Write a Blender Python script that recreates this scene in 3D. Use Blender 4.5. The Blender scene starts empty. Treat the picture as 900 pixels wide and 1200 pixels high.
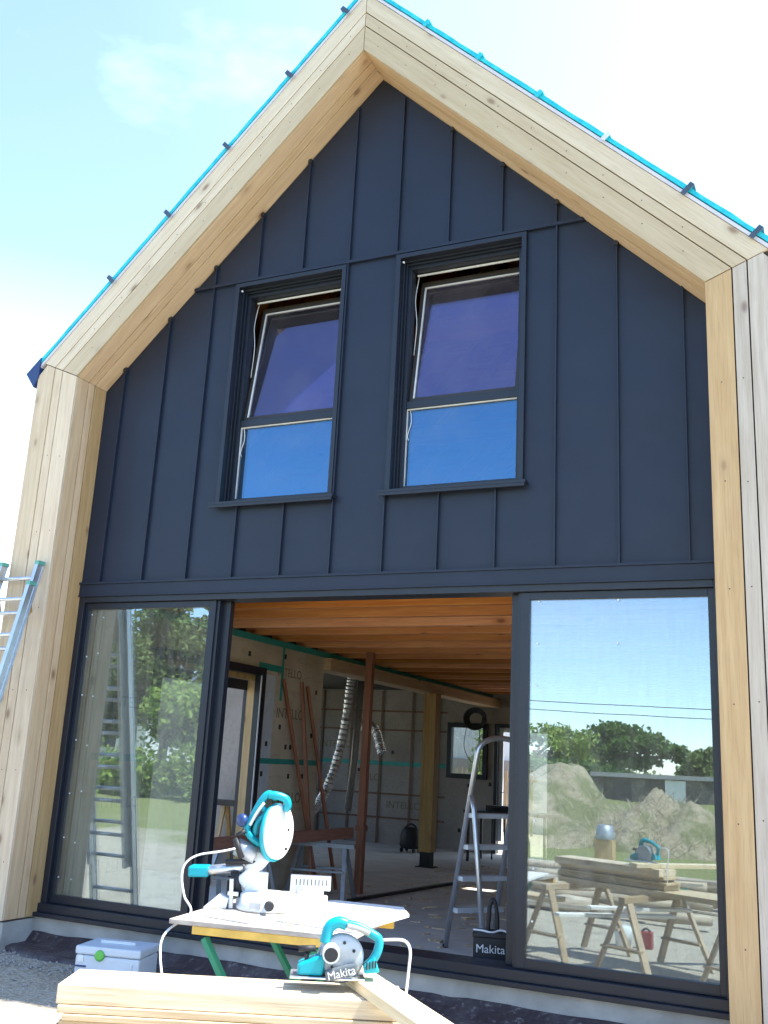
import bpy, bmesh, math, random
import numpy as np
from mathutils import Vector, Matrix
random.seed(7); RNG = np.random.default_rng(7)
R_ = math.radians
scene = bpy.context.scene
col = scene.collection

# ------------------------------------------------------------------ camera
CX, CY, CZ, YAW, PITCH, ROLL, FPX = 5.5495, -6.0676, 1.185, 0.4419, 0.2501, 0.0525, 1142.46
cy_, sy_, cp_, sp_, cr_, sr_ = math.cos(YAW), math.sin(YAW), math.cos(PITCH), math.sin(PITCH), math.cos(ROLL), math.sin(ROLL)
Fv = Vector((-sy_*cp_, cy_*cp_, sp_)); Rv = Vector((cy_, sy_, 0)); Uv = Rv.cross(Fv)
R2 = Rv*cr_ + Uv*sr_; U2 = -Rv*sr_ + Uv*cr_
cam = bpy.data.cameras.new('camera'); camo = bpy.data.objects.new('camera', cam); col.objects.link(camo)
M = Matrix((R2, U2, -Fv)).transposed().to_4x4(); M.translation = Vector((CX, CY, CZ)); camo.matrix_world = M
cam.sensor_width = 36; cam.sensor_fit = 'VERTICAL'; cam.sensor_height = 36; cam.lens = FPX*36/1200
cam.clip_start = 0.05; cam.clip_end = 2000
scene.camera = camo

# ------------------------------------------------------------------ sky and sun
SUN_EL, SUN_AZ = R_(63), R_(75)         # azimuth clockwise from +Y
w = bpy.data.worlds.new('World'); scene.world = w; w.use_nodes = True
nt = w.node_tree; nt.nodes.clear()
def N(nt, t, **k):
    n = nt.nodes.new(t)
    for a, b in k.items(): setattr(n, a, b)
    return n
sky = N(nt, 'ShaderNodeTexSky', sky_type='NISHITA', sun_disc=False, sun_elevation=SUN_EL, sun_rotation=SUN_AZ,
        air_density=.8, dust_density=.15, ozone_density=2.2)
tc = N(nt, 'ShaderNodeTexCoord'); mp = N(nt, 'ShaderNodeMapping'); mp.inputs['Scale'].default_value = (1.0, 1.0, 2.2)
nz = N(nt, 'ShaderNodeTexNoise'); nz.inputs['Scale'].default_value = 1.7; nz.inputs['Detail'].default_value = 7; nz.inputs['Roughness'].default_value = .55
rp = N(nt, 'ShaderNodeValToRGB'); rp.color_ramp.elements[0].position = .56; rp.color_ramp.elements[1].position = .74
rp.color_ramp.elements[1].color = (.28, .28, .28, 1)
mx = N(nt, 'ShaderNodeMix', data_type='RGBA'); mx.inputs[7].default_value = (7.5, 9.2, 10.0, 1)
bg = N(nt, 'ShaderNodeBackground'); bg.inputs['Strength'].default_value = .15
out = N(nt, 'ShaderNodeOutputWorld')
nt.links.new(tc.outputs['Generated'], mp.inputs[0]); nt.links.new(mp.outputs[0], nz.inputs[0]); nt.links.new(nz.outputs[0], rp.inputs[0])
spx = N(nt, 'ShaderNodeSeparateXYZ'); nt.links.new(tc.outputs['Generated'], spx.inputs[0])
veil = N(nt, 'ShaderNodeMapRange'); veil.inputs[1].default_value = -.1; veil.inputs[2].default_value = .8; veil.inputs[3].default_value = 0; veil.inputs[4].default_value = .055; nt.links.new(spx.outputs[1], veil.inputs[0])
vx = N(nt, 'ShaderNodeMapRange'); vx.inputs[1].default_value = -.55; vx.inputs[2].default_value = .5; vx.inputs[3].default_value = 0; vx.inputs[4].default_value = .22; nt.links.new(spx.outputs[0], vx.inputs[0])
vz = N(nt, 'ShaderNodeMapRange'); vz.inputs[1].default_value = .45; vz.inputs[2].default_value = .05; vz.inputs[3].default_value = 0; vz.inputs[4].default_value = .5; nt.links.new(spx.outputs[2], vz.inputs[0])
vs1 = N(nt, 'ShaderNodeMath', operation='ADD'); nt.links.new(vx.outputs[0], vs1.inputs[0]); nt.links.new(vz.outputs[0], vs1.inputs[1])
gate = N(nt, 'ShaderNodeMapRange'); gate.inputs[1].default_value = -.25; gate.inputs[2].default_value = .2; nt.links.new(spx.outputs[1], gate.inputs[0])
cm = N(nt, 'ShaderNodeMath', operation='MULTIPLY'); nt.links.new(rp.outputs[0], cm.inputs[0]); nt.links.new(gate.outputs[0], cm.inputs[1])
ca = N(nt, 'ShaderNodeMath', operation='ADD', use_clamp=True); cg = N(nt, 'ShaderNodeMath', operation='MULTIPLY_ADD'); nt.links.new(vs1.outputs[0], cg.inputs[0]); nt.links.new(gate.outputs[0], cg.inputs[1]); nt.links.new(veil.outputs[0], cg.inputs[2])
nt.links.new(cm.outputs[0], ca.inputs[0]); nt.links.new(cg.outputs[0], ca.inputs[1])
nt.links.new(ca.outputs[0], mx.inputs[0]); nt.links.new(sky.outputs[0], mx.inputs[6]); nt.links.new(mx.outputs[2], bg.inputs[0]); nt.links.new(bg.outputs[0], out.inputs[0])
sd = Vector((math.sin(SUN_AZ)*math.cos(SUN_EL), math.cos(SUN_AZ)*math.cos(SUN_EL), math.sin(SUN_EL)))
sl = bpy.data.lights.new('sun', 'SUN'); sl.energy = 3.6; sl.angle = R_(.53); sl.color = (1, .955, .88)
so = bpy.data.objects.new('sun', sl); col.objects.link(so); so.rotation_euler = sd.to_track_quat('Z', 'Y').to_euler(); so.location = (10, 5, 20)
vs = scene.view_settings; vs.view_transform = 'Standard'; vs.look = 'None'; vs.gamma = 1; vs.use_curve_mapping = False
vs.exposure = 1.85
scene.cycles.max_bounces = 10; scene.cycles.transparent_max_bounces = 16; scene.cycles.diffuse_bounces = 5
scene.cycles.caustics_reflective = False; scene.cycles.caustics_refractive = False
scene.cycles.sample_clamp_indirect = 8

# ------------------------------------------------------------------ materials
MATS = {}
def base_mat(name, rough=.6, metal=0.0, spec=.5):
    m = bpy.data.materials.new(name); m.use_nodes = True; nt = m.node_tree
    p = nt.nodes['Principled BSDF']; p.inputs['Roughness'].default_value = rough; p.inputs['Metallic'].default_value = metal
    p.inputs['Specular IOR Level'].default_value = spec
    return m, nt, p
def mixc(nt, a, b, fac, blend='MIX'):
    n = N(nt, 'ShaderNodeMix', data_type='RGBA', blend_type=blend)
    for i, v in ((0, fac), (6, a), (7, b)):
        if hasattr(v, 'node'): nt.links.new(v, n.inputs[i])
        elif i == 0: n.inputs[0].default_value = v
        else: n.inputs[i].default_value = (*v, 1)
    return n.outputs[2]
def ramp(nt, src, lo, hi):
    r = N(nt, 'ShaderNodeMapRange'); r.inputs[1].default_value = lo; r.inputs[2].default_value = hi
    nt.links.new(src, r.inputs[0]); return r.outputs[0]
def noise(nt, vec, scale, detail=4, rough=.55):
    n = N(nt, 'ShaderNodeTexNoise'); n.inputs['Scale'].default_value = scale; n.inputs['Detail'].default_value = detail; n.inputs['Roughness'].default_value = rough
    if vec is not None: nt.links.new(vec, n.inputs['Vector'])
    return n.outputs[0]
def objco(nt): return N(nt, 'ShaderNodeTexCoord').outputs['Object']
def bump(nt, p, h, s=.3, d=.01):
    b = N(nt, 'ShaderNodeBump'); b.inputs['Strength'].default_value = s; b.inputs['Distance'].default_value = d
    nt.links.new(h, b.inputs['Height']); nt.links.new(b.outputs[0], p.inputs['Normal'])
def plain(name, c, rough=.55, metal=0.0, var=.12, scale=9.0, bmp=.15):
    """a colour broken up by dirt-like noise and slightly uneven gloss"""
    if name in MATS: return MATS[name]
    m, nt, p = base_mat(name, rough, metal)
    o = objco(nt); n1 = noise(nt, o, scale, 6); n2 = noise(nt, o, scale*7, 3)
    f = ramp(nt, n1, .3, .75)
    c1 = mixc(nt, tuple(x*(1-var) for x in c), tuple(min(1, x*(1+var)) for x in c), f)
    nt.links.new(c1, p.inputs['Base Color'])
    r = N(nt, 'ShaderNodeMapRange'); r.inputs[3].default_value = max(.05, rough-.1); r.inputs[4].default_value = min(1, rough+.12)
    nt.links.new(n2, r.inputs[0]); nt.links.new(r.outputs[0], p.inputs['Roughness'])
    if bmp: bump(nt, p, n2, bmp, .004)
    MATS[name] = m; return m
def wood(name, light, dark, direction=(0, 0, 1), rough=.62, knots=True, grain=1.0, vary=.22, weather=0.0):
    if name in MATS: return MATS[name]
    m, nt, p = base_mat(name, rough)
    d = Vector(direction).normalized()
    a = d.cross(Vector((0, 1, 0))) if abs(d.y) < .9 else d.cross(Vector((1, 0, 0)))
    a.normalize(); b = d.cross(a)
    o = objco(nt); geo = N(nt, 'ShaderNodeNewGeometry'); oi = N(nt, 'ShaderNodeObjectInfo'); ia = N(nt, 'ShaderNodeMath', operation='ADD'); nt.links.new(geo.outputs['Random Per Island'], ia.inputs[0]); nt.links.new(oi.outputs['Random'], ia.inputs[1]); ifr = N(nt, 'ShaderNodeMath', operation='FRACT'); nt.links.new(ia.outputs[0], ifr.inputs[0]); isl = ifr.outputs[0]
    def dot(v):
        n = N(nt, 'ShaderNodeVectorMath', operation='DOT_PRODUCT'); nt.links.new(o, n.inputs[0]); n.inputs[1].default_value = v; return n.outputs['Value']
    def comb(x, sx, y, sy, z, sz, off):
        c = N(nt, 'ShaderNodeCombineXYZ')
        for i, (v, s) in enumerate(((x, sx), (y, sy), (z, sz))):
            mm = N(nt, 'ShaderNodeMath', operation='MULTIPLY_ADD'); nt.links.new(v, mm.inputs[0]); mm.inputs[1].default_value = s
            of = N(nt, 'ShaderNodeMath', operation='MULTIPLY'); nt.links.new(isl, of.inputs[0]); of.inputs[1].default_value = off*(i+1)
            nt.links.new(of.outputs[0], mm.inputs[2]); nt.links.new(mm.outputs[0], c.inputs[i])
        return c.outputs[0]
    dx, da, db = dot(d), dot(a), dot(b)
    g = comb(dx, .5*grain, da, 9*grain, db, 9*grain, 37.0)
    n1 = noise(nt, g, 3.0, 5, .6); n2 = noise(nt, comb(dx, 2.5, da, 60, db, 60, 11.0), 2.0, 3)
    f = ramp(nt, n1, .32, .70)
    c = mixc(nt, light, dark, f)
    c = mixc(nt, c, tuple(x*.80 for x in dark), ramp(nt, n2, .5, .9))
    # per-board tone
    hv = N(nt, 'ShaderNodeHueSaturation'); mr = N(nt, 'ShaderNodeMapRange'); mr.inputs[3].default_value = 1-vary; mr.inputs[4].default_value = 1+vary*.6
    nt.links.new(isl, mr.inputs[0]); nt.links.new(mr.outputs[0], hv.inputs['Value']); nt.links.new(c, hv.inputs['Color'])
    ms = N(nt, 'ShaderNodeMapRange'); ms.inputs[3].default_value = 1.15; ms.inputs[4].default_value = .85; nt.links.new(isl, ms.inputs[0]); nt.links.new(ms.outputs[0], hv.inputs['Saturation'])
    c = hv.outputs[0]
    if knots:
        v = N(nt, 'ShaderNodeTexVoronoi'); v.inputs['Scale'].default_value = 1.0; v.inputs['Randomness'].default_value = 1
        nt.links.new(comb(dx, 2.6, da, 5.5, db, 5.5, 91.0), v.inputs['Vector'])
        k = ramp(nt, v.outputs['Distance'], .13, .05)
        k2 = ramp(nt, v.outputs['Distance'], .26, .10)
        c = mixc(nt, c, tuple(x*.75 for x in dark), mixf(nt, k2, .45))
        c = mixc(nt, c, (dark[0]*.42, dark[1]*.32, dark[2]*.28), mixf(nt, k, .8))
    if weather:
        c = mixc(nt, c, (.42, .40, .38), mixf(nt, ramp(nt, noise(nt, comb(dx, .8, da, 4, db, 4, 5), 1.4, 5), .4, .75), weather))
    nt.links.new(c, p.inputs['Base Color']); bump(nt, p, n2, .25, .003)
    MATS[name] = m; return m
def mixf(nt, f, s):
    n = N(nt, 'ShaderNodeMath', operation='MULTIPLY'); nt.links.new(f, n.inputs[0]); n.inputs[1].default_value = s; return n.outputs[0]
def glass_mat(name, tint=(.9, .95, .94), refl=.22, f90=.9, rcol=(1, 1, 1), film=(.10, .045), fs=(9, 1, 1.4)):
    m = bpy.data.materials.new(name); m.use_nodes = True; nt = m.node_tree; nt.nodes.clear()
    o = N(nt, 'ShaderNodeOutputMaterial'); t = N(nt, 'ShaderNodeBsdfTransparent'); t.inputs[0].default_value = (*tint, 1)
    g = N(nt, 'ShaderNodeBsdfGlossy'); g.inputs['Roughness'].default_value = 0.0; g.inputs['Color'].default_value = (*rcol, 1)
    fr = N(nt, 'ShaderNodeFresnel'); fr.inputs[0].default_value = 1.5
    mr = N(nt, 'ShaderNodeMapRange'); mr.inputs[1].default_value = .04; mr.inputs[3].default_value = refl; mr.inputs[4].default_value = f90
    nt.links.new(fr.outputs[0], mr.inputs[0])
    df = N(nt, 'ShaderNodeBsdfDiffuse'); df.inputs[0].default_value = (.62, .60, .55, 1)
    dmp = N(nt, 'ShaderNodeMapping'); dmp.inputs['Scale'].default_value = fs; nt.links.new(objco(nt), dmp.inputs[0])
    dn = ramp(nt, noise(nt, dmp.outputs[0], 1.6, 6, .65), .42, .8)
    nb = noise(nt, objco(nt), 1.1, 1); b = N(nt, 'ShaderNodeBump'); b.inputs['Strength'].default_value = .05; b.inputs['Distance'].default_value = .02
    nt.links.new(nb, b.inputs['Height']); nt.links.new(b.outputs[0], g.inputs['Normal'])
    x = N(nt, 'ShaderNodeMixShader'); nt.links.new(mr.outputs[0], x.inputs[0]); nt.links.new(t.outputs[0], x.inputs[1]); nt.links.new(g.outputs[0], x.inputs[2])
    x2 = N(nt, 'ShaderNodeMixShader'); da_ = N(nt, 'ShaderNodeMath', operation='MULTIPLY_ADD'); nt.links.new(dn, da_.inputs[0]); da_.inputs[1].default_value = film[0]; da_.inputs[2].default_value = film[1]
    nt.links.new(da_.outputs[0], x2.inputs[0]); nt.links.new(x.outputs[0], x2.inputs[1]); nt.links.new(df.outputs[0], x2.inputs[2]); nt.links.new(x2.outputs[0], o.inputs[0])
    MATS[name] = m; return m
TH = math.atan((6.536-4.123)/2.4718)
LARCH_L, LARCH_D = (.71, .51, .29), (.58, .38, .20)
PALE_L, PALE_D = (.70, .58, .41), (.60, .47, .31)  # rake fronts paler: natural board variance plus sun glare put into the colour
m_post = wood('larch upright', LARCH_L, LARCH_D, (0, 0, 1), weather=.03)
m_rakeL = wood('larch left rake', LARCH_L, LARCH_D, (math.cos(TH), 0, math.sin(TH)), weather=.12)
m_rakeR = wood('larch right rake', LARCH_L, LARCH_D, (math.cos(TH), 0, -math.sin(TH)), weather=.12)
m_postpale = wood('pale larch upright', (.66, .58, .48), (.52, .43, .34), (0, 0, 1), weather=.1)  # right outer boards whitened: board tone and sun glare both in the colour
m_faceL = wood('pale larch left rake', PALE_L, PALE_D, (math.cos(TH), 0, math.sin(TH)), weather=.03)
m_faceR = wood('pale larch right rake', PALE_L, PALE_D, (math.cos(TH), 0, -math.sin(TH)), weather=.03)
m_postface = wood('front larch upright', (.70, .56, .38), (.58, .43, .27), (0, 0, 1), weather=.03)  # front corner boards paler than the reveals, glare included in the tone
m_woodx = wood('pine along x', (.62, .44, .26), (.45, .28, .14), (1, 0, 0))
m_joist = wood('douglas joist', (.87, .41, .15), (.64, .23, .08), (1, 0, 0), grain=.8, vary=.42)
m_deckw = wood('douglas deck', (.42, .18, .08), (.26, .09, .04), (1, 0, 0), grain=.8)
m_woody = wood('pine along y', (.66, .48, .26), (.48, .30, .14), (0, 1, 0))
m_postint = wood('pine post', (.66, .46, .22), (.48, .29, .12), (0, 0, 1))
m_red = wood('reddish timber', (.42, .17, .09), (.26, .09, .05), (0, 0, 1))
m_redx = wood('reddish plank', (.45, .22, .15), (.30, .13, .09), (0.25, .95, 0))
m_fresh = wood('fresh sawn board', (.80, .66, .44), (.62, .46, .27), (1, 0, 0), vary=.12)
m_pile = wood('weathered logs', (.62, .52, .38), (.38, .29, .20), (1, 0, 0), weather=.4)
m_tres = wood('trestle timber', (.55, .42, .27), (.36, .26, .16), (0, 0, 1), vary=.2)
m_body = plain('dark sheathing', (.05, .045, .04), .9)
m_anth = plain('anthracite metal', (.013, .0195, .038), .46, 0.0, .15, 1.3, .05)  # base pushed to navy: blue sky reflection put into the colour
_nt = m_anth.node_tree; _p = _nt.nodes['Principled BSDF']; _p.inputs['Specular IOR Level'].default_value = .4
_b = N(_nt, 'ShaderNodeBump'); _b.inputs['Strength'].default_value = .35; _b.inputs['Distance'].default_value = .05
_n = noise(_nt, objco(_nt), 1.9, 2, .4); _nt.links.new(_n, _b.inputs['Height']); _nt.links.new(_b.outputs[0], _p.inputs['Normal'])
m_frame = plain('anthracite frame', (.012, .016, .026), .38, 0.0, .12, 4, .05)
m_framein = plain('dark brown frame', (.04, .034, .03), .45)
m_alu = plain('aluminium', (.66, .68, .70), .36, .85, .10, 12, .1)
m_alud = plain('dull aluminium', (.42, .44, .46), .5, .7, .15, 12, .1)
m_teal = plain('teal plastic', (.0, .33, .40), .38, 0, .08, 10, .05)
m_white = plain('white plastic', (.75, .77, .77), .4, 0, .06, 10, .05)
m_black = plain('black rubber', (.018, .018, .02), .6)
m_blue = plain('dark blue plastic', (.02, .05, .16), .4)
m_conc = plain('plinth concrete', (.42, .41, .38), .85, 0, .22, 5, .5)
m_floor = plain('dusty screed', (.70, .65, .58), .8, 0, .14, 3, .3)
m_green = plain('green steel', (.02, .22, .12), .5, 0, .15, 8)
m_yel = plain('yellow plywood edge', (.75, .48, .10), .6, 0, .2, 12)
m_ply = wood('film faced plywood', (.56, .50, .43), (.34, .29, .24), (1, 0, 0), knots=True, vary=.05, grain=1.5)
m_mdf = plain('white board', (.82, .80, .76), .6, 0, .05, 5)
m_tape = plain('teal tape', (.03, .33, .28), .55, 0, .15, 12)
m_roofw = plain('pale roof underlay', (.62, .60, .66), .6, 0, .10, 6)
m_clip = plain('dark slate tape', (.05, .08, .12), .5)
m_ink = plain('printed ink', (.22, .19, .12), .8)
m_foil = plain('aluminium foil', (.8, .8, .82), .22, 1.0, .1, 40, 1.0)
m_pipe = plain('grey duct', (.35, .33, .31), .5, .3, .2, 20)
m_cable = plain('white cable', (.72, .73, .75), .5)
m_render = plain('white render', (.72, .72, .70), .8, 0, .08, 2)
m_redp = plain('red plastic', (.28, .04, .03), .4)
m_bluep = plain('box grey plastic', (.62, .68, .74), .45, 0, .05, 6, .05)
m_gbtn = plain('green plastic', (.12, .50, .08), .4)
m_spacer = plain('pale pad', (.8, .82, .82), .5)
m_stone = None
m_glass = glass_mat('sliding glass', (.80, .86, .84), .25, .88, (.80, .93, 1))
m_glassu = glass_mat('upper glass', (.62, .70, .85), .34, .95, (.20, .43, .62), (.05, .01), (2, 1, 2.4))
m_glasst = glass_mat('tilted glass', (.80, .72, .84), .22, .95, (.46, .45, .70), (.05, .02), (2.4, 1, 1.6))
def membrane_wall():
    m, nt, p = base_mat('airtight membrane', .5)
    o = objco(nt); n = noise(nt, o, 2.2, 6); br = N(nt, 'ShaderNodeTexNoise'); mp = N(nt, 'ShaderNodeMapping'); mp.inputs['Scale'].default_value = (3, 3, 14)
    nt.links.new(o, mp.inputs[0]); nt.links.new(mp.outputs[0], br.inputs[0]); br.inputs['Scale'].default_value = 1.2; br.inputs['Detail'].default_value = 6
    c = mixc(nt, (.52, .44, .32), (.70, .62, .49), ramp(nt, n, .3, .7)); c = mixc(nt, c, (.48, .37, .24), mixf(nt, ramp(nt, br.outputs[0], .5, .7), .5))
    nt.links.new(c, p.inputs['Base Color']); bump(nt, p, n, .9, .05); return m
m_mem = membrane_wall()
def osb_dark():
    m, nt, p = base_mat('grey sheathing', .8)
    o = objco(nt); n = noise(nt, o, 1.3, 6); n2 = noise(nt, o, 30, 3)
    c = mixc(nt, (.27, .24, .21), (.42, .37, .33), ramp(nt, n, .3, .7)); c = mixc(nt, c, (.15, .12, .10), mixf(nt, ramp(nt, n2, .5, .8), .4))
    nt.links.new(c, p.inputs['Base Color']); bump(nt, p, n2, .3, .01); return m
m_osb = osb_dark()
def teal_sheet():
    m, nt, p = base_mat('teal roof membrane', .5)
    o = objco(nt); n = noise(nt, o, 14, 4)
    nt.links.new(mixc(nt, (.0, .42, .55), (.04, .62, .70), ramp(nt, n, .3, .7)), p.inputs['Base Color']); bump(nt, p, n, .5, .01)
    return m
m_tealsheet = teal_sheet()
def ground_mat():
    m, nt, p = base_mat('site ground', .95, 0, .2)
    o = objco(nt)
    sep = N(nt, 'ShaderNodeSeparateXYZ'); nt.links.new(o, sep.inputs[0])
    n = noise(nt, o, .55, 8, .65); n2 = noise(nt, o, 28, 5, .7); n3 = noise(nt, o, 4, 5)
    v = N(nt, 'ShaderNodeTexVoronoi'); v.inputs['Scale'].default_value = 38; nt.links.new(o, v.inputs['Vector'])
    grav = mixc(nt, (.34, .29, .22), (.56, .49, .38), ramp(nt, n2, .3, .7))
    grav = mixc(nt, grav, (.55, .52, .47), mixf(nt, ramp(nt, v.outputs['Color'], .72, .9), .6))
    grav = mixc(nt, grav, (.25, .20, .15), mixf(nt, ramp(nt, n3, .5, .75), .6))
    grass = mixc(nt, (.12, .15, .05), (.32, .31, .13), ramp(nt, n2, .3, .7))
    # grass takes over away from the house
    ml = N(nt, 'ShaderNodeMath', operation='MULTIPLY_ADD'); nt.links.new(sep.outputs[1], ml.inputs[0]); ml.inputs[1].default_value = -.09; ml.inputs[2].default_value = -.95
    ad = N(nt, 'ShaderNodeMath', operation='ADD'); nt.links.new(ml.outputs[0], ad.inputs[0]); nt.links.new(n, ad.inputs[1])
    f = ramp(nt, ad.outputs[0], .35, .65)
    nt.links.new(mixc(nt, grav, grass, f), p.inputs['Base Color'])
    h = N(nt, 'ShaderNodeMath', operation='ADD'); nt.links.new(n2, h.inputs[0]); nt.links.new(v.outputs['Distance'], h.inputs[1])
    bump(nt, p, h.outputs[0], .8, .02); return m
m_ground = ground_mat()
def dimple_mat():
    m, nt, p = base_mat('studded membrane', .5)
    o = objco(nt); v = N(nt, 'ShaderNodeTexVoronoi'); v.inputs['Scale'].default_value = 22; v.inputs['Randomness'].default_value = .15; nt.links.new(o, v.inputs['Vector'])
    n = noise(nt, o, 5, 5)
    c = mixc(nt, (.045, .030, .035), (.12, .10, .10), ramp(nt, n, .45, .75)); c = mixc(nt, c, (.30, .26, .24), mixf(nt, ramp(nt, noise(nt, o, 26, 4), .58, .72), .7))
    nt.links.new(c, p.inputs['Base Color']); bump(nt, p, v.outputs['Distance'], .8, .01); return m
m_dimple = dimple_mat()
def earth_mat(name, a, b, g):
    m, nt, p = base_mat(name, .95, 0, .2)
    o = objco(nt); n = noise(nt, o, 1.2, 6, .65); n2 = noise(nt, o, 9, 6, .7)
    c = mixc(nt, a, b, ramp(nt, n2, .3, .7)); c = mixc(nt, c, g, mixf(nt, ramp(nt, n, .46, .58), .85))
    nt.links.new(c, p.inputs['Base Color']); bump(nt, p, noise(nt, o, 17, 8, .75), 1, .09); return m
m_earth = earth_mat('dumped soil', (.40, .32, .21), (.64, .54, .38), (.24, .25, .11))
m_stone = earth_mat('rubble stone', (.14, .12, .10), (.34, .31, .27), (.10, .09, .07))
def leaf_mat(name, a, b):
    m, nt, p = base_mat(name, .6, 0, .3)
    geo = N(nt, 'ShaderNodeNewGeometry'); c = mixc(nt, a, b, geo.outputs['Random Per Island'])
    nt.links.new(c, p.inputs['Base Color'])
    tr = N(nt, 'ShaderNodeBsdfTranslucent'); nt.links.new(c, tr.inputs[0]); x = N(nt, 'ShaderNodeMixShader'); x.inputs[0].default_value = .35
    nt.links.new(p.outputs[0], x.inputs[1]); nt.links.new(tr.outputs[0], x.inputs[2]); nt.links.new(x.outputs[0], nt.nodes['Material Output'].inputs[0])
    return m
m_leafd = leaf_mat('dark leaves', (.06, .12, .025), (.16, .25, .06))
m_leafl = leaf_mat('light leaves', (.17, .26, .05), (.36, .44, .10))
m_leafo = leaf_mat('olive leaves', (.11, .16, .045), (.25, .29, .10))
m_bark = wood('bark', (.22, .17, .12), (.10, .08, .06), (0, 0, 1), knots=False)
m_dry = leaf_mat('dry stalks', (.40, .33, .22), (.62, .54, .40))

# ------------------------------------------------------------------ builders
def tag(o, label=None, cat=None, group=None, kind=None):
    if label: o['label'] = label
    if cat: o['category'] = cat
    if group: o['group'] = group
    if kind: o['kind'] = kind
    return o
def empty(name, loc, label, cat, group=None):
    o = bpy.data.objects.new(name, None); o.location = loc; o.empty_display_size = .1; col.objects.link(o)
    return tag(o, label, cat, group)
def origin(p):
    v = Vector((0, 0, 0))
    while p is not None: v += p.location; p = p.parent
    return v
class MB:
    def __init__(s, T=None): s.bm = bmesh.new(); s.T = T or Matrix.Identity(4)
    def mesh(s, verts, faces):
        vs_ = [s.bm.verts.new(s.T @ Vector(v)) for v in verts]
        for f in faces:
            try: s.bm.faces.new([vs_[i] for i in f])
            except ValueError: pass
        return s
    def box(s, x0, x1, y0, y1, z0, z1, M=None):
        v = [Vector(p) for p in ((x0,y0,z0),(x1,y0,z0),(x1,y1,z0),(x0,y1,z0),(x0,y0,z1),(x1,y0,z1),(x1,y1,z1),(x0,y1,z1))]
        if M: v = [M @ q for q in v]
        return s.mesh(v, ((3,2,1,0),(4,5,6,7),(0,1,5,4),(1,2,6,5),(2,3,7,6),(3,0,4,7)))
    def beam(s, a, b, w, h, up=(0, 0, 1)):
        a, b = Vector(a), Vector(b); d = (b-a); L = d.length; d.normalize(); u = Vector(up)
        if abs(u.dot(d)) > .98: u = Vector((0, 1, 0))
        x = d.cross(u).normalized(); u = x.cross(d)
        Mx = Matrix((x, d, u)).transposed().to_4x4(); Mx.translation = a
        return s.box(-w/2, w/2, 0, L, -h/2, h/2, Mx)
    def prism(s, pts, y0, y1, ax='y'):
        """polygon in XZ (ax y), YZ (ax x) or XY (ax z), extruded along ax"""
        n = len(pts)
        def P(p, t):
            return (p[0], t, p[1]) if ax == 'y' else (t, p[0], p[1]) if ax == 'x' else (p[0], p[1], t)
        v = [P(p, y0) for p in pts] + [P(p, y1) for p in pts]
        f = [tuple(range(n)), tuple(range(2*n-1, n-1, -1))] + [(i, i+n, (i+1) % n+n, (i+1) % n) for i in range(n)]
        return s.mesh(v, f)
    def tube(s, pts, r, seg=10, cap=True, radii=None):
        pts = [Vector(p) for p in pts]; rings = []; n = len(pts)
        t0 = (pts[1]-pts[0]).normalized(); u = t0.orthogonal().normalized()
        for i, p in enumerate(pts):
            t = (pts[min(i+1, n-1)]-pts[max(i-1, 0)]).normalized(); u = (u-t*u.dot(t)).normalized(); v = t.cross(u)
            rr = radii[i] if radii else r
            rings.append([s.bm.verts.new(s.T @ (p+(u*math.cos(2*math.pi*k/seg)+v*math.sin(2*math.pi*k/seg))*rr)) for k in range(seg)])
        for i in range(n-1):
            for k in range(seg):
                f = s.bm.faces.new((rings[i][k], rings[i][(k+1) % seg], rings[i+1][(k+1) % seg], rings[i+1][k])); f.smooth = True
        if cap: s.bm.faces.new(rings[0][::-1]); s.bm.faces.new(rings[-1])
        return s
    def lathe(s, prof, c=(0, 0, 0), axis=(0, 0, 1), seg=28):
        """prof: list of (r, h) along axis from c"""
        ax = Vector(axis).normalized(); c = Vector(c)
        return s.tube([c+ax*h for r, h in prof], 0, seg, True, [max(r, 1e-4) for r, h in prof]) if all(prof[i][1] != prof[i+1][1] for i in range(len(prof)-1)) else s.tube([c+ax*(h+i*1e-4) for i, (r, h) in enumerate(prof)], 0, seg, True, [max(r, 1e-4) for r, h in prof])
    def build_each(s, name, mat, parent=None, bevel=0, label=None):
        """every loose piece becomes a part of its own"""
        seen = set(); res = []
        for v0 in list(s.bm.verts):
            if v0 in seen: continue
            st = [v0]; isl = []; seen.add(v0)
            while st:
                v = st.pop(); isl.append(v)
                for e in v.link_edges:
                    q = e.other_vert(v)
                    if q not in seen: seen.add(q); st.append(q)
            nb = MB(); mp_ = {v: nb.bm.verts.new(v.co) for v in isl}
            for f in {f for v in isl for f in v.link_faces}: nb.bm.faces.new([mp_[v] for v in f.verts]).smooth = f.smooth
            res.append(nb.build(name, mat, parent, bevel))
        s.bm.free(); return res
    def build(s, name, mat, parent=None, bevel=0, smooth=False):
        bmesh.ops.recalc_face_normals(s.bm, faces=s.bm.faces)
        off = origin(parent)
        if off.length: bmesh.ops.translate(s.bm, verts=s.bm.verts, vec=-off)
        me = bpy.data.meshes.new(name); s.bm.to_mesh(me); s.bm.free(); me.materials.append(mat)
        o = bpy.data.objects.new(name, me); col.objects.link(o); o.parent = parent
        if bevel:
            b = o.modifiers.new('bevel', 'BEVEL'); b.width = bevel; b.segments = 2; b.limit_method = 'ANGLE'
        if smooth:
            for p in me.polygons: p.use_smooth = True
        return o
def arc(p0, p1, p2, n=10):
    p0, p1, p2 = Vector(p0), Vector(p1), Vector(p2)
    return [(1-t)**2*p0+2*t*(1-t)*p1+t*t*p2 for t in [i/n for i in range(n+1)]]
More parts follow.
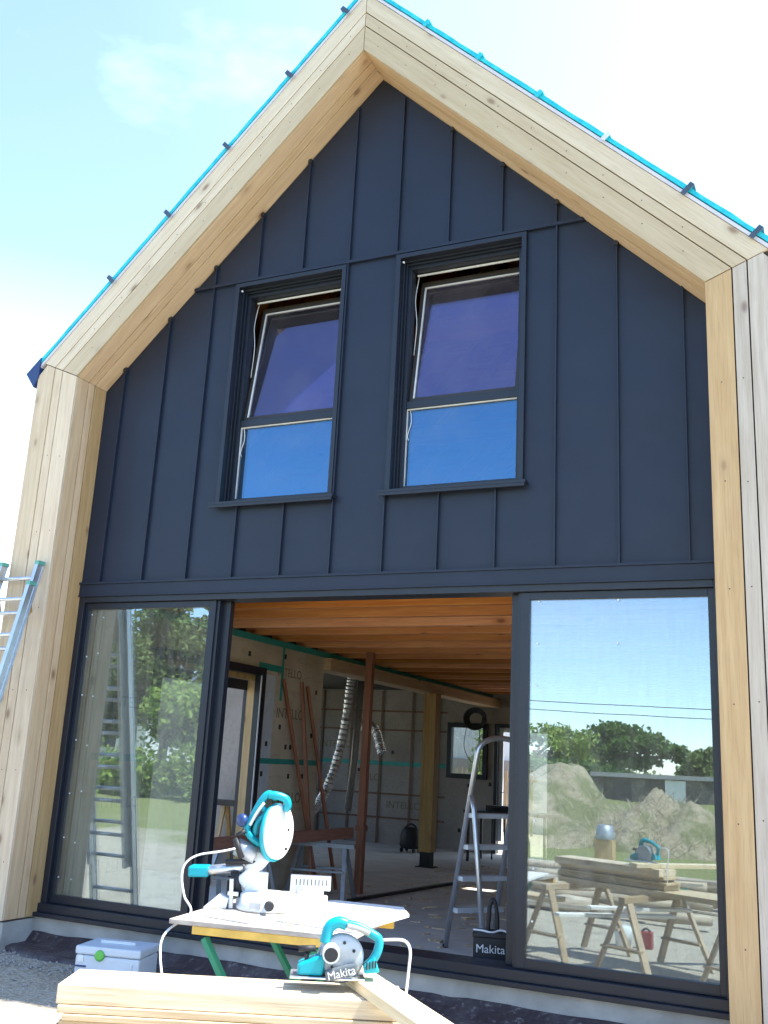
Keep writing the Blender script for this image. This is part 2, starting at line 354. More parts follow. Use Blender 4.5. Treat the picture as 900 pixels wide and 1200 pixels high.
def spline(pts, n=8):
    pts = [Vector(p) for p in pts]; P = [pts[0]]+pts+[pts[-1]]; out_ = []
    for i in range(1, len(P)-2):
        a, b, c, d = P[i-1:i+3]
        for k in range(n):
            t = k/n; out_.append(.5*((2*b)+(c-a)*t+(2*a-5*b+4*c-d)*t*t+(3*b-a-3*c+d)*t**3))
    out_.append(pts[-1]); return out_
def text_mesh(s, name, mat, parent, origin_, xdir, updir, size, depth=.002):
    cu = bpy.data.curves.new(name, 'FONT'); cu.body = s; cu.size = size; cu.extrude = depth/2; cu.align_x = 'CENTER'; cu.align_y = 'CENTER'
    tmp = bpy.data.objects.new('tmp', cu); col.objects.link(tmp)
    dg = bpy.context.evaluated_depsgraph_get(); dg.update(); me = bpy.data.meshes.new_from_object(tmp.evaluated_get(dg))
    bpy.data.objects.remove(tmp)
    x, u = Vector(xdir).normalized(), Vector(updir).normalized(); n = x.cross(u).normalized(); u = n.cross(x)
    Mx = Matrix((x, u, n)).transposed().to_4x4(); Mx.translation = Vector(origin_)-origin(parent)
    me.transform(Mx); me.materials.clear(); me.materials.append(mat)
    o = bpy.data.objects.new(name, me); col.objects.link(o); o.parent = parent; return o
def frame_T(o, xdir, up=(0, 0, 1)):
    x = Vector(xdir).normalized(); u = Vector(up); y = u.cross(x).normalized(); u = x.cross(y)
    T = Matrix((x, y, u)).transposed().to_4x4(); T.translation = Vector(o); return T

# ------------------------------------------------------------------ ground
def gz(x, y):
    if y > -.1: return -.25
    z = -.25-.13*min(1, (-.1-y)/2.0)-.10*min(1, max(0, (-2.1-y)/4))
    if y < -10: z += .028*(-10-y) if y > -35 else .7
    return z
gv, gf = [], []
xs = list(np.concatenate([[-400, -120, -60], np.arange(-34, 24.1, 1.0), [40, 80, 400]]))
ys = list(np.concatenate([[-500, -120, -60], np.arange(-40, -6, 1.0), np.arange(-6, .6, .25), [2, 6, 12, 20, 60, 400]]))
for y in ys:
    for x in xs:
        far = 1 if -6 < y < .6 else 4
        gv.append((x, y, gz(x, y)+(random.uniform(-.012, .012)*far if -40 < y < .2 else 0)))
nx = len(xs)
for j in range(len(ys)-1):
    for i in range(nx-1): gf.append((j*nx+i, j*nx+i+1, (j+1)*nx+i+1, (j+1)*nx+i))
g = MB().mesh(gv, gf).build('ground', m_ground, smooth=True); tag(g, 'pale gravel and worn grass of the building site', kind='structure')

# loose stones on the shaded gravel
st = MB()
for i in range(2600):
    x, y = random.uniform(-2.6, 2.6), random.uniform(-2.0, -.05)
    if random.random() < .4: x, y = random.uniform(-1.6, .9), random.uniform(-.6, -.1)
    r = random.uniform(.004, .016); z = gz(x, y)+r*.25
    a = random.random()*6.28; pts = [(x+math.cos(a+k*1.57)*r*random.uniform(.7, 1.2), y+math.sin(a+k*1.57)*r*random.uniform(.7, 1.2), z) for k in range(4)]
    st.mesh(pts+[(x, y, z+r*.8), (x, y, z-r)], [(0, 1, 4), (1, 2, 4), (2, 3, 4), (3, 0, 4), (1, 0, 5), (2, 1, 5), (3, 2, 5), (0, 3, 5)])
tag(st.build('gravel', plain('gravel stones', (.36, .33, .30), .9, 0, .3, 30)), 'loose gravel stones scattered on the ground at left', 'gravel', kind='stuff')

# ------------------------------------------------------------------ the house
XR, ZE, ZA, D = 4.9436, 4.123, 6.536, .375; XA = XR/2; T_ = math.tan(TH); C_ = math.cos(TH); H = 2.35
house = empty('timber_house', (XA, 0, -.2), 'gabled house under construction with dark metal cladding framed in pale larch boards', 'house')
def rk(x, d): return ZE+min(x, XR-x)*T_+d/C_
def ring(d0, d1, side):
    """rake board polygon between offsets, mitred at apex and eave"""
    def ev(d): return (-d, ZE-d*T_+d/C_)
    a, b = ev(d0), ev(d1); pts = [a, (XA, ZA+d0/C_), (XA, ZA+d1/C_), b]
    if side > 0: pts = [(XR-p[0], p[1]) for p in pts]
    return pts
def evz(d): return ZE-d*T_+d/C_
boards = [(0, .153), (.161, .241), (.249, .335)]
g_ = .0015
for side, mr, nm in ((-1, m_rakeL, 'left'), (1, m_rakeR, 'right')):
    f = MB()
    for i, (a, b) in enumerate(boards):
        pts = ring(a, b if i < 2 else .365, side)
        if i == 2:
            # outer board ends on the post mitre
            pts = ring(a, .365, side)
        cx_ = .0025 if side < 0 else -.0025
        pts = [(p[0]-(.0025 if (abs(p[0]-XA) < 1e-6 and side < 0) else -.0025 if abs(p[0]-XA) < 1e-6 else 0), p[1]+(.003 if abs(p[0]-XA) > .1 else 0)) for p in pts]
        f.prism(pts, -D, -D+.022)
    f.build_each('rake_fascia', m_faceL if side < 0 else m_faceR, house, .0015)
    f = MB()
    yb = [(-D+.0235, -.228), (-.219, -.150), (-.141, -.003)]
    for (y0, y1) in yb:
        f.prism(ring(.0, .02, side), y0, y1)
    f.build_each('rake_soffit', mr, house, .0015)
    f = MB()
    X = lambda d: -d if side < 0 else XR+d
    for i, (a, b) in enumerate(boards):
        bb = b if i < 2 else .42
        pts = [(X(a), -.06), (X(bb), -.06)]
        pts += [(X(bb), evz(.335)-.10), (X(.335), evz(.335)-.004)] if i == 2 else [(X(bb), evz(bb)-.004)]
        pts += [(X(a), evz(a)-.004)]
        f.prism(pts, -D, -D+.022)
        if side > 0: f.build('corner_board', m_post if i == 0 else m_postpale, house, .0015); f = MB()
    f.build_each('corner_board', m_postface, house, .0015)
    f = MB()
    for (y0, y1) in yb:
        x0, x1 = sorted((X(0), X(.02))); f.box(x0, x1, y0, y1, -.06, ZE-.002)
    f.build_each('reveal_board', m_post, house, .0015)
    # side wall of the gable frame in vertical boards
    f = MB(); yy = -D+.024
    while yy < 10.3:
        if side > 0 or not (.5 < yy < 3.3 or yy > 3.8):
            x0, x1 = sorted((X(.395), X(.42))); f.box(x0, x1, yy, min(yy+.156, 10.4), -.06, evz(.335)-.12)
        yy += .16
        if side < 0 and 3.0 < yy < 3.16: f.build('side_boarding', m_post, house); f = MB()
    f.build('side_boarding', m_post, house)
# carcass behind the boards
bd = MB()
for x0, x1 in ((-.39, -.022), (XR+.022, XR+.39)): bd.box(x0, x1, -D+.026, -.001, -.05, ZE-.2)
for s_ in (-1, 1): bd.prism(ring(.022, .33, s_), -D+.026, .0)
bd.box(-.02, -.001, 2.62, 3.3, -.2, 2.03); bd.box(-.39, .0, 3.3, 3.95, -.2, H); bd.box(-.39, 0, 0.002, .5, -.2, H); bd.box(-.02, -.001, 0.5, .9, -.2, 2.03); bd.box(-.12, -.001, .5, 3.3, 2.03, H)
bd.box(-.39, -.001, 0.002, 10.19, H, ZE-.1)
bd.box(XR+.001, XR+.39, 0.002, 10.19, -.2, ZE-.1)
bd.build('wall_core', m_body, house)
# nail heads in the front boards
nl = MB()
for z in np.arange(.35, 4.0, .62):
    for x in (-.20, -.06, XR+.08, XR+.20): nl.lathe([(.005, 0), (.004, .0015)], (x+random.uniform(-.008, .008), -D+.0005, z+random.uniform(-.02, .02)), (0, -1, 0), 8)
for k in range(10):
    t = (k+.5)/10
    for dd in (.08, .20):
        for sd_ in (0, 1):
            x = XA*t; z = ZE+x*T_+dd/C_; nl.lathe([(.005, 0), (.004, .0015)], (x if sd_ == 0 else XR-x, -D+.0005, z), (0, -1, 0), 8)
nl.build_each('nail_head', plain('rusty nail', (.12, .08, .06), .5), house)
# gravel-side plinth
MB().box(-.30, XR+.30, -.03, .30, -.6, -.062).build('plinth', m_conc, house, .004)
MB().box(-.42, -.01, -D+.03, .2, -.6, -.075).box(XR+.01, XR+.42, -D+.03, .2, -.6, -.075).build_each('post_footing', m_conc, house)

# metal cladding
clad = MB(); clad.prism([(0.0, 2.455), (XR, 2.455), (XR, ZE), (XA, ZA), (0.0, ZE)], .0, .02)
cladding = None
# cut out windows by building strips instead of one sheet
clad.bm.free()
W = [(1.25, 2.262), (2.69, 3.705)]; WZ0, WZ1 = 3.045, 4.905
seams = [.193, .607, 1.025, 1.442, 1.857, 2.27, 2.685, 3.097, 3.512, 3.92, 4.337, 4.763]
clad = MB()
def roofz(x): return ZE+min(x, XR-x)*T_-.004
def cpanel(x0, x1, z0, z1=None):
    xs_ = [x0]+([XA] if x0 < XA < x1 else [])+[x1]
    if z1 is None: pts = [(x0, z0), (x1, z0)]+[(x, roofz(x)) for x in reversed(xs_)]
    else: pts = [(x0, z0), (x1, z0), (x1, z1), (x0, z1)]
    clad.prism(pts, 0.0, .02)
ZS = 4.927
lo = [0.001, W[0][0], W[0][1], W[1][0], W[1][1], XR-.001]
cpanel(lo[0], .82, 2.463); cpanel(.82, W[0][0], 2.463, ZS)
cpanel(W[0][0], W[0][1], 2.463, WZ0); cpanel(W[0][1], W[1][0], 2.463, ZS); cpanel(W[1][0], W[1][1], 2.463, WZ0)
cpanel(W[1][1], XR-.82, 2.463, ZS); cpanel(XR-.82, lo[5], 2.463)
cpanel(.82, XR-.82, ZS)
cpanel(W[0][0], W[0][1], WZ1, ZS); cpanel(W[1][0], W[1][1], WZ1, ZS)
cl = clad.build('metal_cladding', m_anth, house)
sm = MB()
def rib(x, z0, z1): sm.box(x-.006, x+.006, -.026, -.0005, z0, z1)
for x in seams:
    inw = any(a-.02 < x < b+.02 for a, b in W)
    top = roofz(x)
    if inw and any(abs(x-e) > .03 for e in (0,)) and any(a+.02 < x < b-.02 for a, b in W):
        rib(x, 2.463, WZ0-.02); rib(x, ZS, top-.03)
    elif top < ZS: rib(x, 2.463, top+.01)
    else:
        rib(x, 2.463, ZS); 
        if top > ZS+.05: rib(x+(.004 if x < XA else -.004), ZS, top-.02)
for x in (1.442, 1.857, 2.27, 2.685, 3.097, 3.512):
    pass
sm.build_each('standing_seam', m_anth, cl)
fl = MB().box(.83, XR-.83, -.030, -.0005, ZS-.012, ZS+.012).box(0.002, XR-.002, -.034, -.0005, 2.445, 2.462)
fl.box(.002, XR-.002, -.022, .02, 2.352, 2.444).box(.002, XR-.002, -.03, -.0225, 2.345, 2.356)
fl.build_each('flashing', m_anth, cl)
# little seam ends on the raking soffit
se = MB()
for x in seams:
    if x < 4.5 and abs(x-XA) > .3: se.box(x-.014, x+.014, -.034, -.003, roofz(x)-.035, roofz(x)-.002)
se.build_each('seam_cap', m_black, cl)

# upper windows
def window(a, b):
    wn = MB()
    # casing around the opening, stepping back to the frame
    for (x0, x1, z0, z1) in ((a, a+.035, WZ0, WZ1), (b-.035, b, WZ0, WZ1), (a+.035, b-.035, WZ1-.035, WZ1)): wn.box(x0, x1, -.035, .09, z0, z1)
    o = wn.build('window', m_frame, house, .002)
    MB().box(a-.035, b+.03, -.075, .10, WZ0-.022, WZ0).box(a-.03, b+.025, -.078, -.06, WZ0-.045, WZ0-.023).build('sill', m_frame, o, .002)
    fr = MB(); x0, x1, z0, z1 = a+.035, b-.035, WZ0, WZ1-.035
    for k, (yy, t) in enumerate(((.02, .012), (.05, .024), (.075, .05))):
        fr.box(x0, x0+t, yy, yy+.02, z0, z1).box(x1-t, x1, yy, yy+.02, z0, z1).box(x0+t, x1-t, yy, yy+.02, z1-t, z1)
    fr.box(x0, x0+.05, .095, .16, z0, z1).box(x1-.05, x1, .095, .16, z0, z1).box(x0+.05, x1-.05, .095, .16, z1-.05, z1)
    fr.box(x0+.05, x1-.05, .08, .16, z0, z0+.06).box(x0+.05, x1-.05, .085, .16, 3.70, 3.755)
    fr.build('frame', m_frame, o, .002)
    ln = MB().box(x0+.051, x0+.056, .10, .115, z0+.06, 3.70).box(x0+.056, x1-.051, .10, .115, 3.692, 3.699).box(x1-.055, x1-.05, .1, .115, z0+.06, 3.69)
    ln.build('glazing_bead', m_cable, o)
    MB().box(x0+.05, x1-.05, .118, .135, z0+.06, 3.70).build('lower_glass', m_glassu, o)
    # bottom-hung sash leaning inwards
    hz, tilt = 3.76, R_(8); Mt = Matrix.Translation((0, .12, hz)) @ Matrix.Rotation(-tilt, 4, 'X')
    hh = WZ1-.09-hz; T = MB(Mt); xa_, xb_ = x0+.052, x1-.052
    T.box(xa_, xa_+.030, 0, .05, 0, hh).box(xb_-.030, xb_, 0, .05, 0, hh).box(xa_+.030, xb_-.030, 0, .05, hh-.05, hh).box(xa_+.030, xb_-.030, 0, .05, 0, .035)
    s = T.build('sash', m_framein, o, .002)
    MB(Mt).box(xa_+.030, xb_-.030, .012, .028, .035, hh-.05).build('glass', m_glasst, s)
    e = MB(Mt); e.box(xa_+.031, xa_+.041, -.001, .011, .03, hh-.05).box(xa_+.041, xb_-.031, -.001, .011, hh-.058, hh-.05); e.build('seal', m_cable, s)
    MB().box(x0+.06, x1-.06, .155, .165, WZ1-.105, WZ1-.092).build('track', m_cable, o)
    MB().tube(spline([(x0+.07, .17, WZ1-.1), (x0+.055, .15, 4.6), (x0+.075, .15, 4.4), (x0+.058, .16, 4.15)], 5), .003, 6).tube(spline([(x0+.075, .11, 3.69), (x0+.085, .11, 3.6), (x0+.06, .11, 3.5), (x0+.07, .11, 3.46)], 5), .003, 6).build_each('cable', m_cable, o)
    MB().lathe([(.008, 0), (.008, .012)], (a+.05, -.002, WZ1-.06), (0, -1, 0), 10).build('screw', m_cable, o)
    return o
for a, b in W: window(a, b)

# sliding door front
df = MB()
df.box(0.002, .055, -.01, .17, 0, H).box(XR-.05, XR-.002, -.01, .17, 0, H).box(.055, XR-.05, -.01, .17, 2.30, H).box(.002, XR-.002, -.035, .20, -.03, .03)
df.box(.0, XR, -.075, -.03, -.060, -.03)
door = df.build('sliding_door', m_frame, house, .003)
def leaf(x0, x1, y0, sw0, sw1):
    o = MB().box(x0, x0+sw0, y0, y0+.05, .032, 2.298).box(x1-sw1, x1, y0, y0+.05, .032, 2.298).box(x0+sw0, x1-sw1, y0, y0+.05, .032, .09).box(x0+sw0, x1-sw1, y0, y0+.05, 2.25, 2.298).build('door_leaf', m_frame, door, .002)
    MB().box(x0+sw0, x1-sw1, y0+.018, y0+.034, .09, 2.25).build('glass', m_glass, o)
    return o
leaf(.057, 1.31, .02, .035, .06); leafR = leaf(3.69, XR-.052, .02, .06, .035)
# the slid-back stiles standing at the edges of the opening
MB().box(1.33, 1.40, .085, .14, .032, 2.298).box(1.31, 1.335, .035, .12, .032, 2.298).build_each('stile', m_frame, door, .002)
MB().box(3.61, 3.668, .085, .14, .032, 2.298).box(3.668, 3.688, .035, .12, .032, 2.298).build_each('stile', m_frame, door, .002)
pad = MB()
for z in (2.24, 1.97, 1.70, 1.42, 1.15, .88, .6, .3):
    for x in ((3.80, 4.32, 4.87) if z > 1.9 else (3.79, 4.87)):
        pad.lathe([(.007, 0), (.006, .004)], (x+random.uniform(-.01, .01), .036, z), (0, -1, 0), 10)
for z in (2.2, 1.9, 1.55, 1.2, .85, .5, .2):
    for x in (.11, .23): pad.lathe([(.006, 0), (.005, .004)], (x+random.uniform(-.008, .008), .036, z+random.uniform(-.03, .03)), (0, -1, 0), 10)
pad.build_each('glazing_pad', m_spacer, door)

# roof: slabs, pale underlay edge, teal membrane strips and clips
def slope_box(mb, side, x0, x1, y0, y1, d0, d1):
    pts = [(x0, ZE+x0*T_+d0/C_), (x1, ZE+x1*T_+d0/C_), (x1, ZE+x1*T_+d1/C_), (x0, ZE+x0*T_+d1/C_)]
    if side > 0: pts = [(XR-p[0], p[1]) for p in pts]
    mb.prism(pts, y0, y1)
rf = MB()
slope_box(rf, -1, -.45, XA, 0.001, 10.5, .10, .37)
hx0, hx1, hy0, hy1 = XR-4.42, XR-4.02, 5.92, 6.22       # unseen roof light added in the right slope for the sun patch inside
for (a, b, c, d_) in ((-.45, XA, .001, hy0), (-.45, XA, hy1, 10.5), (-.45, hx0, hy0, hy1), (hx1, XA, hy0, hy1)): slope_box(rf, 1, a, b, c, d_, .10, .37)
roof = rf.build('roof', m_deckw, house)
ru = MB()
for s_ in (-1, 1): slope_box(ru, s_, -.46, XA, -D-.004, -.01, .371, .392)
ru.build('underlay_edge', m_roofw, roof)
for s_ in (-1, 1):
    t = MB(); n = 40; v = []; fcs = []
    for i in range(n+1):
        x = -.47+(XA+.47)*i/n; wv = .002*math.sin(i*1.7)+random.uniform(-.002, .002)
        for (dd, yy) in ((.400, -D-.008), (.427+wv, -D-.010), (.429+wv, -.1), (.400, -.1)):
            v.append((x if s_ < 0 else XR-x, yy, ZE+x*T_+dd/C_))
    for i in range(n):
        for k in range(4): a = i*4+k; b = i*4+(k+1) % 4; fcs.append((a, b, b+4, a+4))
    fcs += [(0, 1, 2, 3), (n*4+3, n*4+2, n*4+1, n*4)]
    t.mesh(v, fcs).build('membrane_strip', m_tealsheet, roof)
def clip(x, side, mat, L=.12, d0=.36):
    xx = x if side < 0 else XR-x
    dirv = Vector((C_, 0, T_*C_)); nv = Vector((-math.sin(TH), 0, math.cos(TH)))
    if side > 0: dirv.x *= -1; nv.x *= -1
    p = Vector((x, -D-.03, ZE+xx*T_+d0/C_))
    T = Matrix((dirv, Vector((0, 1, 0)), nv)).transposed().to_4x4(); T.translation = p
    MB(T).box(-.017, .017, -.004, .0, -.0, L-.03).box(-.017, .017, .0, .25, L-.036, L-.03).build('roof_clip', mat, roof)
for x in (2.33, 1.86, 1.32, .80, .285): clip(x, -1, m_clip)
for x in (4.83, 5.22): clip(x, 1, m_clip)
for x in (2.99, 3.42, 3.87): clip(x, 1, m_tealsheet, .085, .385)
clip(4.33, 1, m_cable, .09, .38)
fp = MB(); e = ZE-.46*T_+.37/C_
fp.mesh([(-.40, -D-.02, e+.14), (-.53, -D-.03, e-.0), (-.45, -D-.01, e-.12), (-.41, -D-.01, e-.03), (-.40, -.1, e+.14), (-.53, -.1, e+.0), (-.45, -.1, e-.11), (-.41, -.1, e-.03)], [(0, 1, 2, 3), (7, 6, 5, 4), (0, 4, 5, 1), (1, 5, 6, 2), (2, 6, 7, 3), (3, 7, 4, 0)])
fp.build('eave_flap', m_blue, roof)

# ---- interior, ground floor
FL = -.2
fo = MB().box(-3.6, XR, .21, 10.3, FL-.2, FL).build('interior_floor', m_floor, house)
XI = .15
iw = MB(); iw.box(.0, XI, .18, .9, FL, 2.34).box(.0, XI, 2.62, 3.95, FL, 2.34).box(.0, XI, .9, 2.62, 2.03, 2.34)
iwall = iw.build('interior_wall', m_mem, house)
MB().box(XI+.001, XI+.03, .18, 10.0, 2.31, 2.37).build_each('tape', m_tape, iwall)
MB().box(XI+.0005, XI+.003, 2.62, 3.95, 1.10, 1.155).box(XI+.0005, XI+.003, .18, .9, 1.08, 1.135).box(XI+.0005, XI+.003, 3.0, 3.045, 1.75, 2.31).box(XI+.0005, XI+.003, 2.55, 3.0, 2.04, 2.11).build_each('tape', m_tape, iwall)
MB().box(XI+.0005, XI+.002, 2.62, 2.90, FL, 2.0).build('white_strip', plain('pale film', (.60, .66, .72), .4), iwall)
for s_, y, z, sz in (('INTELLO', 3.18, 2.05, .13), ('INTELLO', 3.25, 1.62, .15), ('INTELLO', 3.3, .75, .15), ('INTELLO', .58, .75, .13), ('INTELLO', .6, 1.55, .13), ('INTELLO', .55, .25, .13)):
    text_mesh(s_, 'lettering', m_ink, iwall, (XI+.002, y, z), (0, 1, 0), (0, 0, 1), sz)
dots = MB()
for y, z in ((2.35, 2.17), (3.06, 2.22), (2.8, 1.30), (3.05, 1.48), (3.75, 1.42), (3.8, 1.9), (3.2, 1.28), (3.3, 1.28), (3.4, 1.28), (2.75, 1.0), (3.3, .98), (3.6, .98), (.4, 1.4), (.35, .9), (.7, 1.9), (.4, .3)): dots.box(XI+.0005, XI+.003, y-.022, y+.022, z-.025, z+.025)
dots.build_each('printed_mark', m_black, iwall)
# side doorway: dark frame, pale jamb and a glazed leaf
sdr = MB().box(XI-.03, XI+.05, .84, .92, FL, 2.05).box(XI-.03, XI+.05, 2.54, 2.63, FL, 2.05).box(XI-.03, XI+.05, .92, 2.54, 1.97, 2.05).build('side_door_frame', m_frame, house, .003)
MB().box(.03, XI-.031, 2.55, 2.619, FL, 1.99).box(.03, XI-.031, .86, .93, FL, 1.99).box(.03, XI-.031, .93, 2.55, 1.92, 1.99).build_each('jamb', m_postint, sdr)
MB().box(XI+.052, XI+.06, 2.52, 2.535, FL, 1.97).build('seal', m_cable, sdr)
MB().box(-.025, .02, .90, 2.61, 1.82, 1.92).box(-.025, .02, 2.57, 2.615, FL, 1.82).build_each('outer_frame', m_frame, sdr)
# annex room walls
an = MB(); an.box(-3.7, 0.0, 10.25, 10.40, FL, 2.5); an.bm.free()
an = MB()
bw = [(-3.7, -.70, FL, 2.6), (-.70, .03, FL, .97), (-.70, .03, 1.90, 2.6), (.03, .17, FL, 2.6), (.17, 1.15, 1.9, 2.6), (1.15, XR, FL, 2.6)]
for (x0, x1, z0, z1) in bw: an.box(x0, x1, 10.25, 10.4, z0, z1)
an.box(-3.8, -3.7, 3.95, 4.4, FL, 2.6).box(-3.8, -3.7, 9.6, 10.4, FL, 2.6).box(-3.8, -3.7, 4.4, 9.6, FL, .1).box(-3.8, -3.7, 4.4, 9.6, 2.2, 2.6).box(-3.7, -.39, 3.85, 3.95, FL, 2.6).box(XR-.05, XR, .25, 10.25, FL, 2.34)  # wide unseen opening added in the west wall to bring light into the annex
bwall = an.build('back_wall', m_osb, house)
MB().box(-3.8, -.40, 3.85, 10.4, 2.6, 2.75).box(-3.7, XI, 3.95, 10.2, 2.44, 2.50).build('annex_ceiling', m_body, house)
bt = MB()
for z in (.22, .62, 1.72, 2.05): bt.box(-3.7, -.74, 10.225, 10.249, z, z+.03)
for x in (-3.2, -2.6, -2.0, -1.4, -.9): bt.box(x, x+.035, 10.22, 10.2245, FL, 2.42)
bt.build_each('batten', plain('dull brown batten', (.20, .11, .08), .7), bwall)
MB().box(-3.7, -.74, 10.243, 10.2485, 1.12, 1.19).build_each('tape', m_tape, bwall)
for x, z in ((-2.3, .9), (-1.5, .45), (-2.9, 1.45)): text_mesh('INTELLO', 'lettering', m_ink, bwall, (x, 10.246, z), (1, 0, 0), (0, 0, 1), .17)
d2 = MB()
for x, z in ((-1.15, 1.0), (-2.4, 1.02), (-.3, .86), (.08, .9), (-.45, .12), (-1.75, 1.35)): d2.box(x-.025, x+.025, 10.243, 10.2475, z-.03, z+.03)
d2.build_each('printed_mark', m_black, bwall)
wnb = MB().box(-.70, -.62, 10.18, 10.3, .97, 1.90).box(-.05, .03, 10.18, 10.3, .97, 1.9).box(-.62, -.05, 10.18, 10.3, 1.82, 1.9).box(-.62, -.05, 10.18, 10.3, .97, 1.05).build('back_window', m_frame, house, .003)
MB().box(-.62, -.05, 10.23, 10.245, 1.05, 1.82).build('glass', m_glass, wnb)
bdr = MB().box(.17, .23, 10.15, 10.3, FL, 1.9).box(1.09, 1.15, 10.15, 10.3, FL, 1.9).box(.23, 1.09, 10.15, 10.3, 1.84, 1.9).build('back_door', m_frame, house, .003)
MB().box(.23, .30, 10.24, 10.29, .0, 1.84).box(.30, 1.09, 10.24, 10.29, 1.77, 1.84).build('leaf', m_white, bdr)
MB().tube([(.36, 10.2, .78), (.27, 10.2, .78), (.27, 10.24, .78)], .008, 8).build('handle', m_alud, bdr)
MB().box(-.02, .24, 3.95, 10.24, 2.17, 2.31).build('beam', m_woody, house, .004)
pst = MB().box(.11, .30, 7.10, 7.29, .0, 2.17).build('post', m_postint, house, .004)
MB().box(.13, .28, 7.12, 7.27, FL+.012, 0).box(.08, .33, 7.08, 7.31, FL, FL+.012).build('post_shoe', m_black, pst)
MB().box(-.02, .06, 3.94, 4.05, FL, 2.17).build('post', m_postint, house, .004)
# joists and deck
zj0, zj1 = 2.375, 2.585
y = .36
while y < 10.2:
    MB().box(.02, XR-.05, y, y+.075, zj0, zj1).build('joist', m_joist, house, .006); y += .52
dk = MB()
dhx0, dhx1, dhy0, dhy1 = 2.80, 3.22, 5.50, 5.86  # hole added in the deck to let the sun patch reach the floor
dk.box(0, XR, .12, dhy0, zj1+.001, 2.62).box(0, XR, dhy1, 10.3, zj1+.001, 2.62).box(0, dhx0, dhy0, dhy1, zj1+.001, 2.62).box(dhx1, XR, dhy0, dhy1, zj1+.001, 2.62)
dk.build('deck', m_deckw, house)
MB().box(.0, XR, .18, .295, zj0, zj1).build('rim_beam', m_joist, house)
# upstairs: inner side walls, rafters, back gable
up = MB().box(.0, .04, .25, 10.2, 2.62, ZE+.05).box(XR-.04, XR, .25, 10.2, 2.62, ZE+.05).prism([(0, 2.62), (XR, 2.62), (XR, ZE), (XA, ZA), (0, ZE)], 10.2, 10.35)
up.build('upper_wall', m_osb, house)
# back face of the cladding wall upstairs
ib = MB()
for (a, b, z0, z1) in ((0, W[0][0], 2.62, ZE), (W[0][1], W[1][0], 2.62, 5.0), (W[1][1], XR, 2.62, ZE), (W[0][0], W[0][1], 2.62, WZ0), (W[1][0], W[1][1], 2.62, WZ0)): ib.box(a, b, .03, .075, z0, z1)
ib.prism([(0.3, ZS), (XR-.3, ZS), (XA, ZA-.02)], .03, .075)
ib.build('gable_lining', m_mem, house)
yy = .6; 
while yy < 10:
    rr = MB()
    for s_ in (-1, 1): slope_box(rr, s_, 0.05, XA-.02, yy, yy+.07, -.10, .095)
    rr.build('rafter', m_joist, house); yy += .62
MB().box(XA-.08, XA+.08, .25, 10.2, ZA-.34, ZA-.12).build('ridge_beam', m_woody, house)
for yy in (.95, 3.4): MB().box(.1, XR-.1, yy, yy+.10, 4.62, 4.82).build('tie_beam', m_deckw, house)

# studded foundation membrane lying along the wall
dm = MB(); v = []; fcs = []; n = 60
for i in range(n+1):
    x = -1.1+(XR+2.2)*i/n; w1 = -.36-.09*max(0, x-.3)+.03*math.sin(i*.9)
    if x < .2: w1 = -.30+.02*math.sin(i)
    ya, yb2 = (-.035 if -.30 < x < XR+.30 else -.38), w1-(.35 if not -.30 < x < XR+.30 else 0)
    for k in range(5):
        y = ya+(yb2-ya)*k/4; v.append((x, y, gz(x, y)+.02+(.06*(1-k)**2 if k == 0 else 0)+random.uniform(0, .012)))
    v.append((x, yb2, gz(x, yb2)-.05))
for i in range(n):
    for k in range(5): a = i*6+k; fcs.append((a, a+1, a+7, a+6))
tag(dm.mesh(v, fcs).build('foundation_membrane', m_dimple, smooth=True), 'dark studded foundation membrane lying on the ground along the concrete plinth', 'membrane')

# ------------------------------------------------------------------ things inside
def prop(loc, mb_list, name, label, cat, group=None):
    e = empty(name, loc, label, cat, group)
    return e
e = empty('timber_prop', (.73, 3.97, FL), 'reddish brown square timber prop standing under the ceiling joists', 'prop')
MB().box(.69, .77, 3.93, 4.01, FL, 2.373).build('shaft', m_red, e, .003); MB().box(.68, .78, 3.92, 4.02, .44, .50).build('cleat', m_redx, e)
e = empty('plank_rail', (.5, 3, .3), 'reddish plank laid level across aluminium trestles beside the brown prop', 'plank')
MB().beam((.30, 1.60, .385), (.66, 3.88, .42), .05, .11).build('plank', m_redx, e, .003)
def alu_trestle(x, y, ang, h, name, label):
    T = frame_T((x, y, FL), (math.cos(ang), math.sin(ang), 0)); e = empty(name, (x, y, FL), label, 'trestle', 'aluminium trestles under the reddish plank')
    for sx in (-.3, .3):
        for sy in (-.22, .22): MB(T).beam((sx, sy, 0), (sx*.8, sy*.12, h), .04, .025).build('leg', m_alud, e)
    MB(T).box(-.34, .34, -.035, .035, h, h+.04).build('top_rail', m_alud, e)
    MB(T).beam((-.28, -.16, .28), (.28, -.16, .28), .03, .02).beam((-.28, .16, .28), (.28, .16, .28), .03, .02).build_each('brace', m_alud, e)
alu_trestle(.60, 3.35, R_(10), .50, 'metal_trestle', 'aluminium trestle under the far end of the reddish plank, next to the brown prop')
alu_trestle(.42, 2.1, R_(10), .50, 'metal_trestle', 'aluminium trestle under the near end of the reddish plank, behind the mitre saw')
for (y0, z0, y1, z1, t) in ((3.02, 1.98, 3.52, FL, 'left of the three'), (3.42, 1.98, 3.40, FL, 'middle one of the three'), (3.55, 1.95, 4.12, FL, 'right of the three')):
    yb = y1; e = empty('leaning_batten', (XI+.3, yb, FL), 'thin reddish batten leaning against the printed membrane wall, '+t, 'batten', 'reddish battens leaning on the membrane wall')
    MB().beam((XI+.33, min(yb, 3.93), FL+.02), (XI+.02, y0, z0), .035, .03).build('batten', m_red, e)
